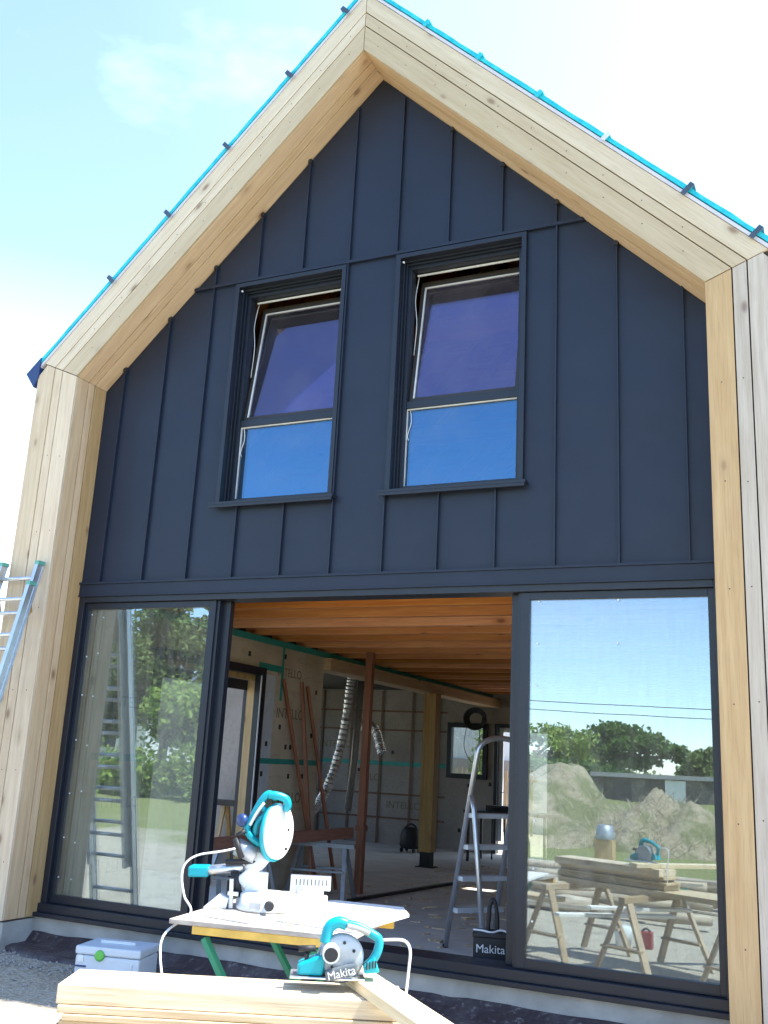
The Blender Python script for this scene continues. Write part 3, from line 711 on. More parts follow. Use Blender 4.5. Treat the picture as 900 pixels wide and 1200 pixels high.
# foil ducts
def duct(pts, r, label, cut=1.0):
    P = spline(pts, 26); radii = [r*(1+.09*math.sin(i*1.9)+random.uniform(-.05, .05)) for i in range(len(P))]
    e = empty('foil_duct', P[-1], label, 'duct'); o = MB().tube(P, r, 14, True, radii).build('duct', m_foil, e)
    for p in o.data.polygons: p.use_smooth = False
    return e
duct([(-.75, 6.5, 2.42), (-.78, 6.5, 2.15), (-.83, 6.5, 1.6), (-.90, 6.4, 1.05), (-1.02, 6.3, .65), (-1.15, 6.2, .45), (-1.35, 6.2, .4)], .065, 'crinkled silver foil duct hanging from the ceiling down towards the floor')
duct([(-1.35, 8, 1.78), (-1.25, 8, 1.68), (-1.12, 8, 1.70), (-1.0, 7.95, 1.58), (-.88, 7.9, 1.30)], .07, 'short silver foil duct elbow hanging in mid air behind the brown prop')
e = empty('grey_pipe', (-.7, 6.5, 2.4), 'grey vertical duct pipe beside the long silver duct', 'pipe'); MB().tube([(-.66, 6.6, 2.43), (-.70, 6.6, 1.2), (-.76, 6.6, .5)], .05, 14).build('pipe', m_pipe, e)
e = empty('cable_coil', (-.16, 10.1, 1.96), 'black cable coil hanging above the small back window', 'cable')
c_ = MB()
for k in range(5):
    rr = .13+.018*k; c_.tube([(-.16+math.cos(a/20*6.283)*rr, 10.12-.012*k, 1.97+math.sin(a/20*6.283)*rr*.9) for a in range(21)], .014, 6)
c_.tube(spline([(-.3, 10.1, 1.9), (-.36, 10.12, 1.5), (-.2, 10.12, 1.25), (-.08, 10.12, 1.5), (-.1, 10.1, 1.9)], 6), .006, 6); c_.build('coil', m_black, e)
# site vacuum
e = empty('shop_vacuum', (-.85, 9.1, FL), 'small black site vacuum standing on the floor near the back wall', 'vacuum cleaner')
MB().lathe([(.15, .06), (.17, .10), (.17, .26), (.14, .33), (.10, .38)], (-.85, 9.1, FL), (0, 0, 1), 18).build('tank', m_black, e)
MB().tube(arc((-.97, 9.1, FL+.34), (-.85, 9.1, FL+.52), (-.73, 9.1, FL+.34)), .015, 8).build('handle', m_black, e)
for a in (0, 1, 2, 3): MB().lathe([(.035, -.015), (.035, .015)], (-.85+.15*math.cos(a*1.57+.78), 9.1+.15*math.sin(a*1.57+.78), FL+.036), (1, 0, 0), 10).build('wheel', m_black, e)
# work table by the back door
e = empty('work_table', (.8, 8.8, FL), 'dark work table with thin legs in front of the open back door', 'table')
MB().box(.25, 1.6, 8.5, 9.2, .50, .54).build('top', m_framein, e)
for x, yb in ((.32, 8.55), (1.5, 8.55), (.32, 9.15), (1.5, 9.15)): MB().beam((x, yb, FL), (x, yb, .5), .035, .035).build('leg', m_black, e)
for k in range(3): MB().beam((.5+.2*k, 9.15, FL), (.5+.2*k, 9.15, .5), .02, .02).build('stretcher', m_black, e)
e = empty('drill_case', (.7, 8.8, .54), 'small black power tool case lying on the dark work table', 'case')
MB().box(.55, .9, 8.65, 8.95, .54, .62).build('case', m_black, e, .01); MB().tube(arc((.65, 8.64, .58), (.72, 8.60, .58), (.8, 8.64, .58)), .01, 8).build('handle', m_black, e)
# aluminium step ladder with loop
e = empty('step_ladder', (3.0, 1.6, FL), 'open aluminium step ladder with a rounded top hoop standing behind the door opening', 'ladder')
f0 = Vector((2.62, 1.66, FL)); wv = Vector((.6, .8, 0))*.44; uu = Vector((.8, -.6, 0))
def top(z): return f0+uu*(.36*(z-FL)/1.4)+Vector((0, 0, z-FL))
a0, a1 = top(FL+.0), top(1.28)
b0, b1 = a0+wv, a1+wv*.92
hoop = [top(1.2)]+[top(1.28)]+arc(top(1.28), top(1.28)+Vector((0.02, 0, .13)), top(1.28)+wv*.46+Vector((.03, 0, .13)), 6)[1:]+arc(top(1.28)+wv*.46+Vector((.03, 0, .13)), b1+Vector((.02, 0, .13)), b1, 6)[1:]
MB().tube([a0]+hoop+[b0], .022, 8).build('hoop_frame', m_alu, e)
for z in (.09, .33, .57, .81):
    t_ = (z-FL)/1.48; p = a0.lerp(a1, t_); q = b0.lerp(b1, t_); MB().beam(p+uu*.03, q+uu*.03, .12, .035).build('step', plain('ribbed tread', (.66, .68, .70), .45, .15), e)
s0 = top(.96)+uu*.02; s1 = Vector((3.13, 1.12, FL)); MB().tube([s0, s0+uu*.04-Vector((0, 0, .1)), s1], .022, 8).build('support_leg', m_alu, e)
s2 = s0+wv*.95; s3 = Vector((3.60, .62, FL)); MB().tube([s2, s3+Vector((-.02, 0, .9)), s3], .019, 8).build('support_leg', m_alu, e)
for p in (a0, b0, s1, s3): MB().lathe([(.024, 0), (.024, .05)], p-Vector((0, 0, .001)), (0, 0, 1), 8).build('rubber_foot', m_black, e)
# black tool bag
e = empty('tool_bag', (3.41, .45, FL), 'black tool bag with raised strap handle just inside the threshold', 'bag')
Tb = frame_T((3.42, .40, FL+.03), (.95, .3, 0))
MB(Tb).box(-.12, .12, -.09, .09, 0, .31).build('body', m_black, e, .02)
MB(Tb).box(-.125, .125, -.095, .095, .30, .33).build('lid', m_black, e, .008)
MB(Tb).tube(spline([(-.03, 0, .32), (-.025, 0, .40), (-.02, 0, .48), (.0, 0, .52), (.02, 0, .48), (.03, 0, .40), (.03, 0, .32)], 5), .014, 8).build('handle', m_black, e)
MB(Tb).tube(spline([(-.12, -.02, .335), (-.06, -.06, .338), (0, -.07, .332), (.06, -.05, .345), (.13, -.07, .32), (.14, -.08, .26)], 5), .007, 6).build('cord', m_cable, e)
text_mesh('Makita', 'lettering', m_cable, e, Tb @ Vector((-.01, -.098, .235)), Tb.to_3x3() @ Vector((1, 0, 0)), (0, 0, 1), .07)
MB(Tb).tube(arc((-.05, -.1, .10), (0, -.1, .135), (.05, -.1, .10)), .006, 6).build('badge', m_cable, e)
# scrap board on floor
e = empty('floor_batten', (1.5, 4.0, FL), 'long dark batten lying on the dusty floor', 'batten'); MB().beam((.95, 3.3, FL+.015), (1.2, 5.6, FL+.015), .05, .03).build('batten', m_framein, e)

# ------------------------------------------------------------------ things outside, near
# extension ladder
e = empty('extension_ladder', (-.3, -1.0, -.35), 'aluminium extension ladder leaning on the left timber corner', 'ladder')
def lad(xl, xr, zt, yt, yf, zf, name, sub=True):
    for x in (xl, xr):
        p, q = Vector((x, yf, zf)), Vector((x, yt, zt)); d = (q-p).normalized(); n = d.cross(Vector((1, 0, 0)))
        MB().beam(p, q, .022, .062).beam(p+n*.029, q+n*.029, .034, .006).beam(p-n*.029, q-n*.029, .034, .006).build('rail', m_alu, e)
        MB().box(x-.02, x+.02, yt-.035, yt+.035, zt-.012, zt+.018).build('end_cap', plain('green cap', (.12, .38, .30), .5), e)
    k = 0; L = zt-zf
    while .12+k*.28 < L-.05:
        t = 1-(.12+k*.28)/L; yy = yf+(yt-yf)*t; z = zf+(zt-zf)*t; MB().tube([(xl, yy, z), (xr, yy, z)], .016, 8).build('rung', m_alu, e); k += 1
lad(-.43, -.055, 2.54, -.43, -.95, .2, 'upper'); lad(-.46, -.015, 2.36, -.53, -1.12, -.33, 'lower')
for x in (-.40, -.08):
    MB().prism([(-.50, 2.30), (-.47, 2.33), (-.42, 2.16), (-.50, 2.08), (-.53, 2.13), (-.47, 2.18)], x-.008, x+.008, 'x').build('hook', m_woody, e)
# grey tool case with green latch
Tc = frame_T((1.16, -.50, gz(1.1, -.5)+.01), (.97, .24, 0)); e = empty('tool_case', Tc.translation, 'pale grey stackable tool case with a green latch on the ground by the plinth', 'case')
MB(Tc).box(-.22, .22, -.15, .15, .012, .15).build('body', m_bluep, e, .012)
MB(Tc).box(-.225, .225, -.155, .155, .153, .205).build('lid', m_bluep, e, .012)
MB(Tc).lathe([(.034, 0), (.030, .012), (.02, .016)], (-.05, -.156, .155), (0, -1, 0), 18).build('latch', m_gbtn, e)
MB(Tc).box(-.20, -.16, -.160, -.15, .11, .15).box(.03, .08, -.160, -.15, .03, .065).build_each('clasp', m_white, e, .003)
MB(Tc).box(-.21, -.14, -.159, -.15, .08, .09).build('label_plate', m_blue, e)
MB(Tc).tube(arc((.13, -.155, .05), (.18, -.165, .08), (.17, -.155, .12)), .006, 6).box(-.12, .12, -.01, .01, .206, .222).box(-.22, -.21, -.12, .12, .06, .10).build('carry_handle', m_white, e)

# mitre saw table
tz = .40; e = empty('saw_table', (2.95, -1.4, -.35), 'plywood work table on crossed green steel legs carrying the mitre saw', 'table')
ex = Vector((.985, .17, 0)); Tt = frame_T((2.93, -1.40, 0), ex)
MB(Tt).box(-.46, .46, -.43, .42, tz-.022, tz).build('top', m_ply, e, .002)
MB(Tt).box(-.34, .455, -.425, -.39, tz-.060, tz-.023).box(-.34, .455, .36, .39, tz-.075, tz-.023).build_each('edge_beam', m_yel, e, .003)
for sx in (-1, 1):
    for (ya, yb_) in ((-.40, -.36), (.33, .37)):
        a = Tt @ Vector((-.28*sx, ya+(.0 if sx > 0 else .035), tz-.076)); b = Tt @ Vector((.22*sx, yb_-.0, 0)); b.y = a.y+.02; b.z = gz(b.x, b.y)
        MB().beam(a, b, .038, .026).build('leg', m_green, e)
MB(Tt).beam((.16, -.38, .0), (.16, .35, .0), .02, .02).beam((-.16, -.38, .0), (-.16, .35, .0), .02, .02).build_each('cross_bar', m_green, e)
# loose panels on the table
e = empty('loose_board', (3.1, -1.2, tz), 'bright white panel offcut overhanging the right end of the saw table', 'board')
MB().prism([(3.30, -.80), (3.43, -1.02), (3.42, -1.66), (2.98, -1.62), (2.82, -1.0), (2.90, -.84)], tz+.002, tz+.016, 'z').build('panel', m_mdf, e)
e = empty('loose_board', (2.9, -1.5, tz), 'small pale offcut lying in front of the mitre saw base', 'board')
MB().prism([(2.62, -1.74), (2.92, -1.78), (2.97, -1.60), (2.70, -1.56)], tz+.002, tz+.01, 'z').build('panel', m_mdf, e)
# mitre saw (local frame: x to the viewer's right, y away, z up)
MS = Vector((2.74, -1.33, tz+.002)); Tm = frame_T(MS, (.9, .43, 0)); s = .94
saw = empty('mitre_saw', MS, 'white and teal sliding mitre saw standing on the plywood table', 'mitre saw')
def P(cx, cz, y=0): return (((cx-525)*1.096e-3)*s, y, ((640-cz)*1.096e-3)*s)
MB(Tm).lathe([(.15, 0), (.155, .012), (.14, .03), (.135, .075), (.12, .082)], (0, 0, 0), (0, 0, 1), 36).build('turntable', m_white, saw)
MB(Tm).box(-.10, .13, .05, .20, 0, .07).box(.13, .32, .0, .12, 0, .07).box(-.16, -.06, .02, .13, 0, .05).build('base', m_white, saw, .008)
MB(Tm).box(-.12, .0, .03, .055, .08, .18).build('fence', m_alu, saw, .003); fe = MB(Tm).box(.12, .335, .03, .055, .101, .175).build('fence', m_alu, saw, .003); MB(Tm).box(.12, .30, .03, .05, .07, .10).build('fence_bracket', m_alu, saw)
tk = MB(Tm)
for k in range(9): tk.box(.15+k*.02, .154+k*.02, .027, .0295, .125, .155)
tk.build_each('scale_mark', m_black, fe)
MB(Tm).lathe([(.016, 0), (.018, .03), (.01, .04)], (.17, .0, .09), (0, -1, 0), 12).build('knob', m_alud, fe)
MB(Tm).tube([P(180, 478, .05), P(390, 450, .05)], .022, 12).tube([P(180, 478, .12), P(390, 450, .12)], .022, 12).build_each('slide_rail', m_alu, saw)
MB(Tm).beam(P(110, 482, .085), P(215, 478, .085), .12, .055).build('rail_end', m_teal, saw, .01)
MB(Tm).beam(P(395, 470, .085), P(440, 520, .085), .13, .10).beam(P(420, 520, .09), P(445, 600, .09), .10, .08).build('arm_bracket', m_white, saw, .01)
MB(Tm).beam(P(345, 500, -.02), P(352, 640, -.02), .02, .022).beam(P(330, 570, -.02), P(385, 572, -.02), .018, .02).build('clamp', m_alu, saw)
MB(Tm).prism([(-.32, .0), (-.20, .0), (-.19, .05), (-.24, .07)], -.06, .02).build('clamp_plate', m_white, saw, .003)
MB(Tm).tube([P(350, 470, .03), P(375, 590, .03)], .022, 10).build('support_post', m_black, saw)
MB(Tm).beam(P(430, 470, .06), P(500, 380, .04), .07, .075).build('pivot_arm', m_white, saw, .012)
MB(Tm).tube([P(350, 345, .02), P(455, 385, .02)], .045, 18, True).build('motor', m_alud, saw)
MB(Tm).tube([P(345, 300, -.02), P(385, 400, -.02)], .016, 10).tube([P(350, 290, -.02), P(395, 265, -.02)], .012, 10).tube([P(300, 425, .03), P(470, 415, .03)], .014, 8).build_each('lever', m_black, saw)
for _x, _z in ((560, 170), (600, 250), (545, 330), (595, 345)): MB(Tm).lathe([(.007, .0), (.007, .008)], Vector(P(_x, _z, .02))+Vector((.905, -.425, 0))*.010, (.905, -.425, 0), 10).build('screw', m_black, saw)
MB(Tm).box(-.07, -.01, -.156, -.150, .02, .05).build('scale_plate', m_alud, saw)
MB(Tm).tube([(.02, -.12, .045), (.04, -.24, .05)], .014, 10).lathe([(.02, 0), (.026, .01), (.02, .03)], (.04, -.24, .05), (.16, -.98, .04), 12).build('turn_knob', m_black, saw)
# blade guard: thick disc seen obliquely, white upper case with teal rim
axd = Vector((.905, -.425, .0)); gc = Vector(P(568, 262, .02))
MB(Tm).lathe([(.09, -.028), (.132, -.024), (.142, -.018), (.142, .004), (.13, .012), (.06, .018), (.03, .024)], gc, axd, 40).build('blade_guard', m_white, saw)
MB(Tm).lathe([(.136, -.045), (.150, -.042), (.150, -.026), (.143, -.0235)], gc-Vector((-.006, 0, .006)), axd, 40).build('lower_guard', m_teal, saw)
MB(Tm).lathe([(.116, -.052), (.118, -.048)], gc, axd, 40).build('blade', m_alud, saw)
MB(Tm).lathe([(.035, .022), (.032, .04), (.012, .044)], gc+Vector((0, 0, -.01)), axd, 20).build('hub_cover', m_white, saw)
MB(Tm).tube(spline([P(540, 95, .0), P(500, 75, -.01), P(465, 110, -.01), P(425, 190, 0), P(400, 250, 0), P(420, 290, .0), P(470, 330, .02)], 6), .019, 12).tube(spline([P(520, 160, 0), P(470, 195, 0), P(445, 240, 0), P(440, 290, .02)], 6), .015, 10).tube([P(460, 140, -.01), P(500, 165, 0)], .015, 10).build('handle_frame', m_teal, saw, 0)
MB(Tm).tube(spline([P(500, 80, -.01), P(545, 82, -.01), P(590, 98, 0), P(600, 130, .01), P(590, 150, .02)], 6), .022, 12).build('grip', m_teal, saw)
MB(Tm).tube(spline([P(415, 235, -.02), P(445, 175, -.022), P(480, 120, -.022)], 5), .009, 8).build('trim_strip', m_white, saw)
MB(Tm).lathe([(.012, 0), (.032, .006), (.035, .02), (.03, .035), (.01, .042)], P(385, 215, .0), (-.7, -.7, .1), 18).build('knob', m_blue, saw)
cd = [P(350, 352, -.03), P(280, 368, -.06), P(180, 385, -.10), P(125, 420, -.13), P(110, 480, -.15), P(140, 570, -.2), P(190, 640, -.28)]
cp = [Tm @ Vector(q) for q in cd]+[Vector((2.55, -1.95, .30)), Vector((2.75, -2.1, .0)), Vector((2.95, -2.25, -.25)), Vector((3.2, -2.35, -.42))]
MB().tube(spline(cp, 8), .0055, 8).build('power_cord', m_cable, saw)

# board stack on A-trestles (front), circular saw and long plank
def wood_trestle(x, y, ang, h, label, half=.55):
    z0 = gz(x, y); T = frame_T((x, y, z0), (math.cos(ang), math.sin(ang), 0)); e = empty('wooden_trestle', (x, y, z0), label, 'trestle', 'wooden trestles carrying the fresh boards')
    for sx in (-1, 1):
        for sy in (-1, 1): MB(T).beam((sx*half, sy*.26, 0), (sx*half*.88, sy*.035, h-.05), .06, .028).build('leg', m_tres, e)
        MB(T).beam((sx*half*.94+.03, -.19, h*.35), (sx*half*.94+.03, .19, h*.35), .06, .02).build_each('brace', m_tres, e)
    MB(T).box(-half, half, -.03, .03, h-.05, h).build('top_rail', m_tres, e, .003)
SD = Vector((.90, .42, 0)); SN = Vector((-.42, .90, 0)); S0 = Vector((3.07, -3.12, 0))
ang = math.atan2(SN.y, SN.x)
def sp(a, b): return S0+SD*a+SN*b
for a, lab in ((.16, 'wooden trestle under the left end of the stacked boards'), (1.0, 'wooden trestle under the stack below the circular saw'), (1.95, 'wooden trestle under the right hand end of the boards')):
    q = sp(a, -.12); wood_trestle(q.x, q.y, ang, .215-gz(q.x, q.y)-.001, lab, .45)
Ts = frame_T((S0.x, S0.y, 0), SD)
def brd(a0, a1, b0, b1, z0, z1, label):
    e = MB(Ts).box(a0, a1, b0, b1, z0, z1).build('board', m_fresh_s, None, .003); return tag(e, label, 'board', 'fresh boards stacked on the trestles')
m_fresh_s = wood('fresh stacked board', (.74, .60, .40), (.48, .35, .20), SD, vary=.28, grain=1.6)
zz = .215; k = 0
ords = ['thick lowest', 'thick second from bottom', 'thin third from bottom', 'thin fourth from bottom', 'thin fifth from bottom', 'thick top']
lay = [(.03, 1.9, -.40, -.02, .045), (.0, 1.14, -.285, -.05, .046), (.02, 1.17, -.262, -.04, .020), (.03, 1.10, -.270, -.06, .020), (.01, 1.14, -.262, -.05, .024), (.0, 1.12, -.25, -.01, .060)]
for i, (a0, a1, b0, b1, t) in enumerate(lay):
    brd(a0, a1, b0, b1, zz, zz+t-.0015, ords[i]+' pale fresh board of the stack on the trestles'); zz += t
ZTOP = zz
e = MB(frame_T((3.95, -2.70, 0), (.70, -.71, 0))).box(-.10, 1.3, -.055, .055, ZTOP+.0, ZTOP+.035).build('long_plank', wood('long plank', (.82, .70, .48), (.64, .50, .30), (.7, -.71, 0), vary=.05), None, .003)
tag(e, 'long pale plank under the circular saw running towards the lower right corner', 'plank')
# low bright boards lying on the trestle braces
for (x0, y0, x1, y1, z, lab) in ((3.30, -2.35, 4.15, -3.0, .02, 'bright narrow board lying low on the trestle braces, the longer one'), (3.55, -2.45, 4.3, -2.95, .09, 'bright narrow board lying low on the trestle braces, the upper one')):
    d_ = Vector((x1-x0, y1-y0, 0)); e = MB(frame_T((x0, y0, z), d_)).box(0, d_.length, -.05, .05, 0, .025).build('low_board', m_mdf, None, .002); tag(e, lab, 'board')
e = MB(Ts).box(.62, 1.16, -.395, -.365, .215+.0455, .215+.050).build('plastic_strip', m_tape, None); tag(e, 'narrow teal plastic strip lying along the front edge of the lowest board', 'strip')
# circular saw
CS = Vector((3.93, -2.84, ZTOP+.036)); Tq = frame_T(CS, (.88, .47, 0)) @ Matrix.Diagonal((.9, .9, .88, 1)); cs = empty('circular_saw', CS, 'teal and silver hand held circular saw resting on the long plank', 'circular saw')
def Q(cx, cz, y=0): return ((cx-215)*.93e-3, y, (345-cz)*.93e-3)
MB(Tq).box(-.17, .11, -.06, .075, .0, .008).build('shoe', m_alu, cs, .002)
MB(Tq).lathe([(.03, -.034), (.074, -.031), (.083, -.025), (.083, .0), (.076, .008)], Q(238, 262, .0), (0, 1, 0), 32).build('blade_guard', plain('cast grey housing', (.40, .43, .45), .4, .2), cs)
for _x, _z in ((200, 300), (285, 235), (285, 300), (245, 205)): MB(Tq).lathe([(.006, 0), (.006, .004), (.003, .005)], Q(_x, _z, -.034), (0, -1, 0), 10).build('screw', m_black, cs)
for _k in range(4): MB(Tq).box(*[Q(335+_k*12, 0)[0], Q(341+_k*12, 0)[0]], -.0625, -.0605, Q(0, 300-_k*3)[2], Q(0, 272-_k*3)[2]).build('vent_slot', m_black, cs)
MB(Tq).lathe([(.084, .012), (.090, .014), (.090, .022), (.082, .024)], Q(232, 275, 0), (0, 1, 0), 32).build('lower_guard', m_alud, cs)
MB(Tq).prism([Q(170, 310)[::2], Q(250, 285)[::2], Q(300, 275)[::2], Q(300, 305)[::2], Q(240, 335)[::2], Q(180, 350)[::2]], -.075, -.046).build('side_plate', plain('dark grey housing', (.10, .12, .14), .4), cs, .006)
text_mesh('Makita', 'lettering', m_cable, cs, Tq @ Vector((Q(238, 314)[0], -.0775, Q(238, 314)[2])), Tq.to_3x3() @ Vector((1, 0, .28)), (0, 0, 1), .036)
MB(Tq).tube([Q(192, 240, -.105), Q(192, 240, .02)], .032, 20).build('motor', m_white, cs)
MB(Tq).lathe([(.026, 0), (.024, .004)], Q(192, 240, -.1055), (0, -1, 0), 20).build('dust_port', m_black, cs)
MB(Tq).tube(spline([Q(165, 210, -.02), Q(180, 150, -.02), Q(215, 128, -.02), Q(250, 136, -.02)], 6), .022, 12, True).build('motor_cover', m_teal, cs)
MB(Tq).tube(spline([Q(235, 132, -.02), Q(300, 142, -.02), Q(350, 166, -.02), Q(385, 190, -.02), Q(380, 240, -.02), Q(350, 290, -.02)], 6), .017, 12).build('handle', m_teal, cs)
MB(Tq).tube(spline([Q(250, 138, -.038), Q(300, 148, -.038), Q(345, 165, -.038)], 5), .010, 8).build('grip', m_alud, cs)
MB(Tq).prism([Q(325, 290)[::2], Q(370, 250)[::2], Q(392, 310)[::2], Q(330, 318)[::2]], -.06, .02).build('rear_housing', m_teal, cs, .006)
MB(Tq).prism([Q(60, 290)[::2], Q(130, 262)[::2], Q(170, 255)[::2], Q(165, 335)[::2], Q(60, 335)[::2]], -.05, .03).build('front_housing', m_teal, cs, .01)
MB(Tq).tube([Q(95, 290, -.03), Q(95, 250, -.03)], .008, 8).tube([Q(60, 236, -.03), Q(130, 232, -.03)], .012, 8).build('lock_knob', m_black, cs)
MB(Tq).tube(spline([Q(372, 195, -.02), Q(430, 188, -.02), Q(490, 190, -.02), Q(515, 225, -.02), Q(514, 300, -.01), Q(508, 400, .0), Q(505, 520, .0), Q(480, 640, 0)], 8), .0055, 8).build('power_cord', m_cable, cs)
# plank end in the lower left corner
e = MB(frame_T((2.2, -3.55, .02), (.93, .36, 0))).box(-.6, .95, -.12, .12, .0, .04).build('scrap_plank', m_fresh, None, .003); tag(e, 'sunlit scrap plank low in the left foreground corner', 'plank')
e = empty('paint_bucket', (3.55, -4.1, gz(3.5, -4.1)), 'small white bucket on the ground in front of the trestles', 'bucket')
zb = gz(3.55, -4.1); MB().lathe([(.07, 0), (.09, .18), (.085, .185)], (3.5, -4.1, zb), (0, 0, 1), 18).build('pail', m_white, e); MB().tube(arc((3.41, -4.1, zb+.17), (3.5, -4.1, zb+.30), (3.59, -4.1, zb+.17)), .004, 6).build('handle', m_alud, e)
e = empty('fuel_can', (3.72, -4.1, zb), 'small red fuel can standing beside the white bucket', 'can')
MB().box(3.66, 3.78, -4.16, -4.06, zb, zb+.16).build('can', m_redp, e, .015); MB().tube(arc((3.68, -4.1, zb+.16), (3.72, -4.1, zb+.21), (3.76, -4.1, zb+.16)), .01, 8).build('handle', m_black, e)

# ------------------------------------------------------------------ scenery behind the camera, seen in the glass
def ground_pt(x, y): return Vector((x, y, gz(x, y)))
# pile of long rough logs and boards
k = 0
for i in range(26):
    x, y = random.uniform(.0, 1.5), -6.1-random.uniform(0, 4.3); L = random.uniform(2.0, 3.6); a = random.uniform(-.25, .25)+.05
    lvl = random.choice((0, .09, .2)); p = ground_pt(x, y)+Vector((0, 0, .08+lvl)); q = p+Vector((math.cos(a)*L, math.sin(a)*L*.6, random.uniform(-.03, .05)))
    P_ = [p.lerp(q, t/8)+Vector((0, random.uniform(-.02, .02), random.uniform(-.015, .015))) for t in range(9)]
    if i % 3:
        o = MB().tube(P_, .07, 10, True, [random.uniform(.05, .085) for _ in P_]).build('log', m_pile, None, 0, True); tag(o, 'pale peeled log lying in the timber pile behind the trestles', 'log', 'logs of the timber pile')
    else:
        o = MB().beam(p, q, .22, .05).build('rough_plank', m_pile); tag(o, 'rough sawn plank lying in the timber pile behind the trestles', 'plank', 'rough planks of the timber pile')
    k += 1
e = empty('stump_post', (1.62, -12, gz(1.6, -12)), 'short pale timber post topped by an upturned grey metal pail', 'post'); zb = gz(1.62, -12)
MB().box(1.46, 1.78, -12.12, -11.88, zb, .05).build('post', m_postint, e, .01); MB().lathe([(.17, 0), (.175, .01), (.135, .24), (.12, .25)], (1.62, -12, .05), (0, 0, 1), 16).build('pail', m_alud, e)
def mound(cx, cy, rx, ry, h, name, label, seed, stalks=500, sm=None):
    rr = np.random.default_rng(seed); n = 44; v = []; f = []
    zb = min(gz(cx, cy-ry), gz(cx, cy+ry))-.3
    ph = rr.uniform(0, 6.28, 12)
    for j in range(n+1):
        for i in range(n+1):
            u, w_ = i/n*2-1, j/n*2-1; r = math.hypot(u, w_)
            hh = max(0, 1-r**1.6)*(1+.22*math.sin(5*u+ph[0])*math.cos(4*w_+ph[1])+.12*math.sin(11*u+ph[2]+3*w_))+.05*math.sin(17*w_+ph[3])*math.sin(15*u+ph[4])*(r < 1)
            v.append((cx+u*rx, cy+w_*ry, zb+hh*(h+.3)+rr.uniform(-.03, .03)))
    for j in range(n):
        for i in range(n): a = j*(n+1)+i; f.append((a, a+1, a+n+2, a+n+1))
    o = MB().mesh(v, f).build(name, m_earth, None, 0, True); tag(o, label, 'mound')
    if stalks:
        s_ = MB()
        for _ in range(stalks):
            u, w_ = rr.uniform(-.9, .9, 2); r = math.hypot(u, w_)
            if r > .95: continue
            p = Vector((cx+u*rx, cy+w_*ry, zb+max(0, 1-r**1.6)*(h+.3))); q = p+Vector((rr.uniform(-.28, .28), rr.uniform(-.2, .2), rr.uniform(.03, .22))); t = Vector((.012, 0, 0))
            s_.mesh([p-t, p+t, q+t*.3, q-t*.3], [(0, 1, 2, 3)])
        s_.build('dry_stalks', sm or m_dry, o)
mound(-1.2, -17.0, 3.4, 2.6, 1.62, 'earth_mound', 'left heap of dumped soil with dry weeds reflected in the right pane', 3)
mound(1.95, -16.2, 2.0, 1.9, 1.08, 'earth_mound', 'right heap of brushwood and soil reflected in the right pane', 5, 1500)
# low stone shed
e = empty('stone_shed', (-1, -36, .2), 'low old stone shed with a flat grey roof beyond the mounds', 'shed')
sx0, sx1 = -3.6, .9
MB().box(sx0, sx1, -37.5, -34.5, -.3, 1.05).build('wall', m_stone, e); MB().box(sx0-.2, sx1+.2, -37.7, -34.3, 1.06, 1.22).build('roof', plain('fibre cement', (.34, .33, .32), .8), e)
MB().box(-2.9, -2.2, -34.5, -34.44, .0, .95).build('door', m_framein, e); MB().box(-.9, -.1, -34.49, -34.42, -.3, 1.03).build('buttress', m_render, e)
# trees
def leaves(center_list, n, size, seed, mat, name, parent):
    rr = np.random.default_rng(seed); c = np.array([q[:3] for q in center_list]); r = np.array([q[3:6] for q in center_list])
    vol = r.prod(1)**(2/3.); idx = rr.choice(len(c), n, p=vol/vol.sum())
    d = rr.normal(size=(n, 3)); d /= np.linalg.norm(d, axis=1)[:, None]; rad = rr.uniform(.35, 1.08, n)[:, None]**.6
    # sub clumps
    cl = rr.normal(size=(len(c)*14, 3)); cl /= np.linalg.norm(cl, axis=1)[:, None]; pick = rr.integers(0, 14, n)+idx*14
    dd = d*.45+cl[pick]*.75; p = c[idx]+dd*r[idx]*rad
    a = rr.normal(size=(n, 3)); a /= np.linalg.norm(a, axis=1)[:, None]; b = np.cross(a, rr.normal(size=(n, 3))); b /= np.linalg.norm(b, axis=1)[:, None]
    sz = size*rr.uniform(.5, 1.3, n)[:, None]
    v = np.stack([p-a*sz, p+b*sz*.5, p+a*sz, p-b*sz*.5], 1).reshape(-1, 3)-np.array(origin(parent))
    me = bpy.data.meshes.new(name); me.from_pydata(v.tolist(), [], [(4*i, 4*i+1, 4*i+2, 4*i+3) for i in range(n)]); me.materials.append(mat)
    o = bpy.data.objects.new(name, me); col.objects.link(o); o.parent = parent; return o
def tree(name, x, y, h, crown, mat, label, n=5000, size=.16, seed=1, r0=.16, cat='tree', group=None, lean=0):
    z = gz(x, y); e = empty(name, (x, y, z), label, cat, group); rr = random.Random(seed)
    tr = MB(); th = min(c[2]+.0*c[5] for c in crown)
    topp = Vector((x+lean, y, z+h*.55)); tr.tube(spline([(x, y, z-.1), (x+lean*.3, y, z+h*.25), topp], 5), 0, 9, True, [r0*(1-.45*i/10) for i in range(11)])
    for c in crown:
        q = Vector((x+c[0], y+c[1], z+c[2])); m_ = topp.lerp(q, .5)+Vector((rr.uniform(-.2, .2), rr.uniform(-.2, .2), -.15*h*.2))
        b0 = Vector((x+lean*.6, y, z+h*rr.uniform(.3, .5))); P_ = spline([b0, m_, q], 4); tr.tube(P_, 0, 6, True, [max(.012, r0*.5*(1-i/len(P_))) for i in range(len(P_))])
    tr.build('trunk', m_bark, e)
    leaves([(x+c[0], y+c[1], z+c[2], c[3], c[4], c[5]) for c in crown], n, size, seed, mat, 'crown', e)
    return e
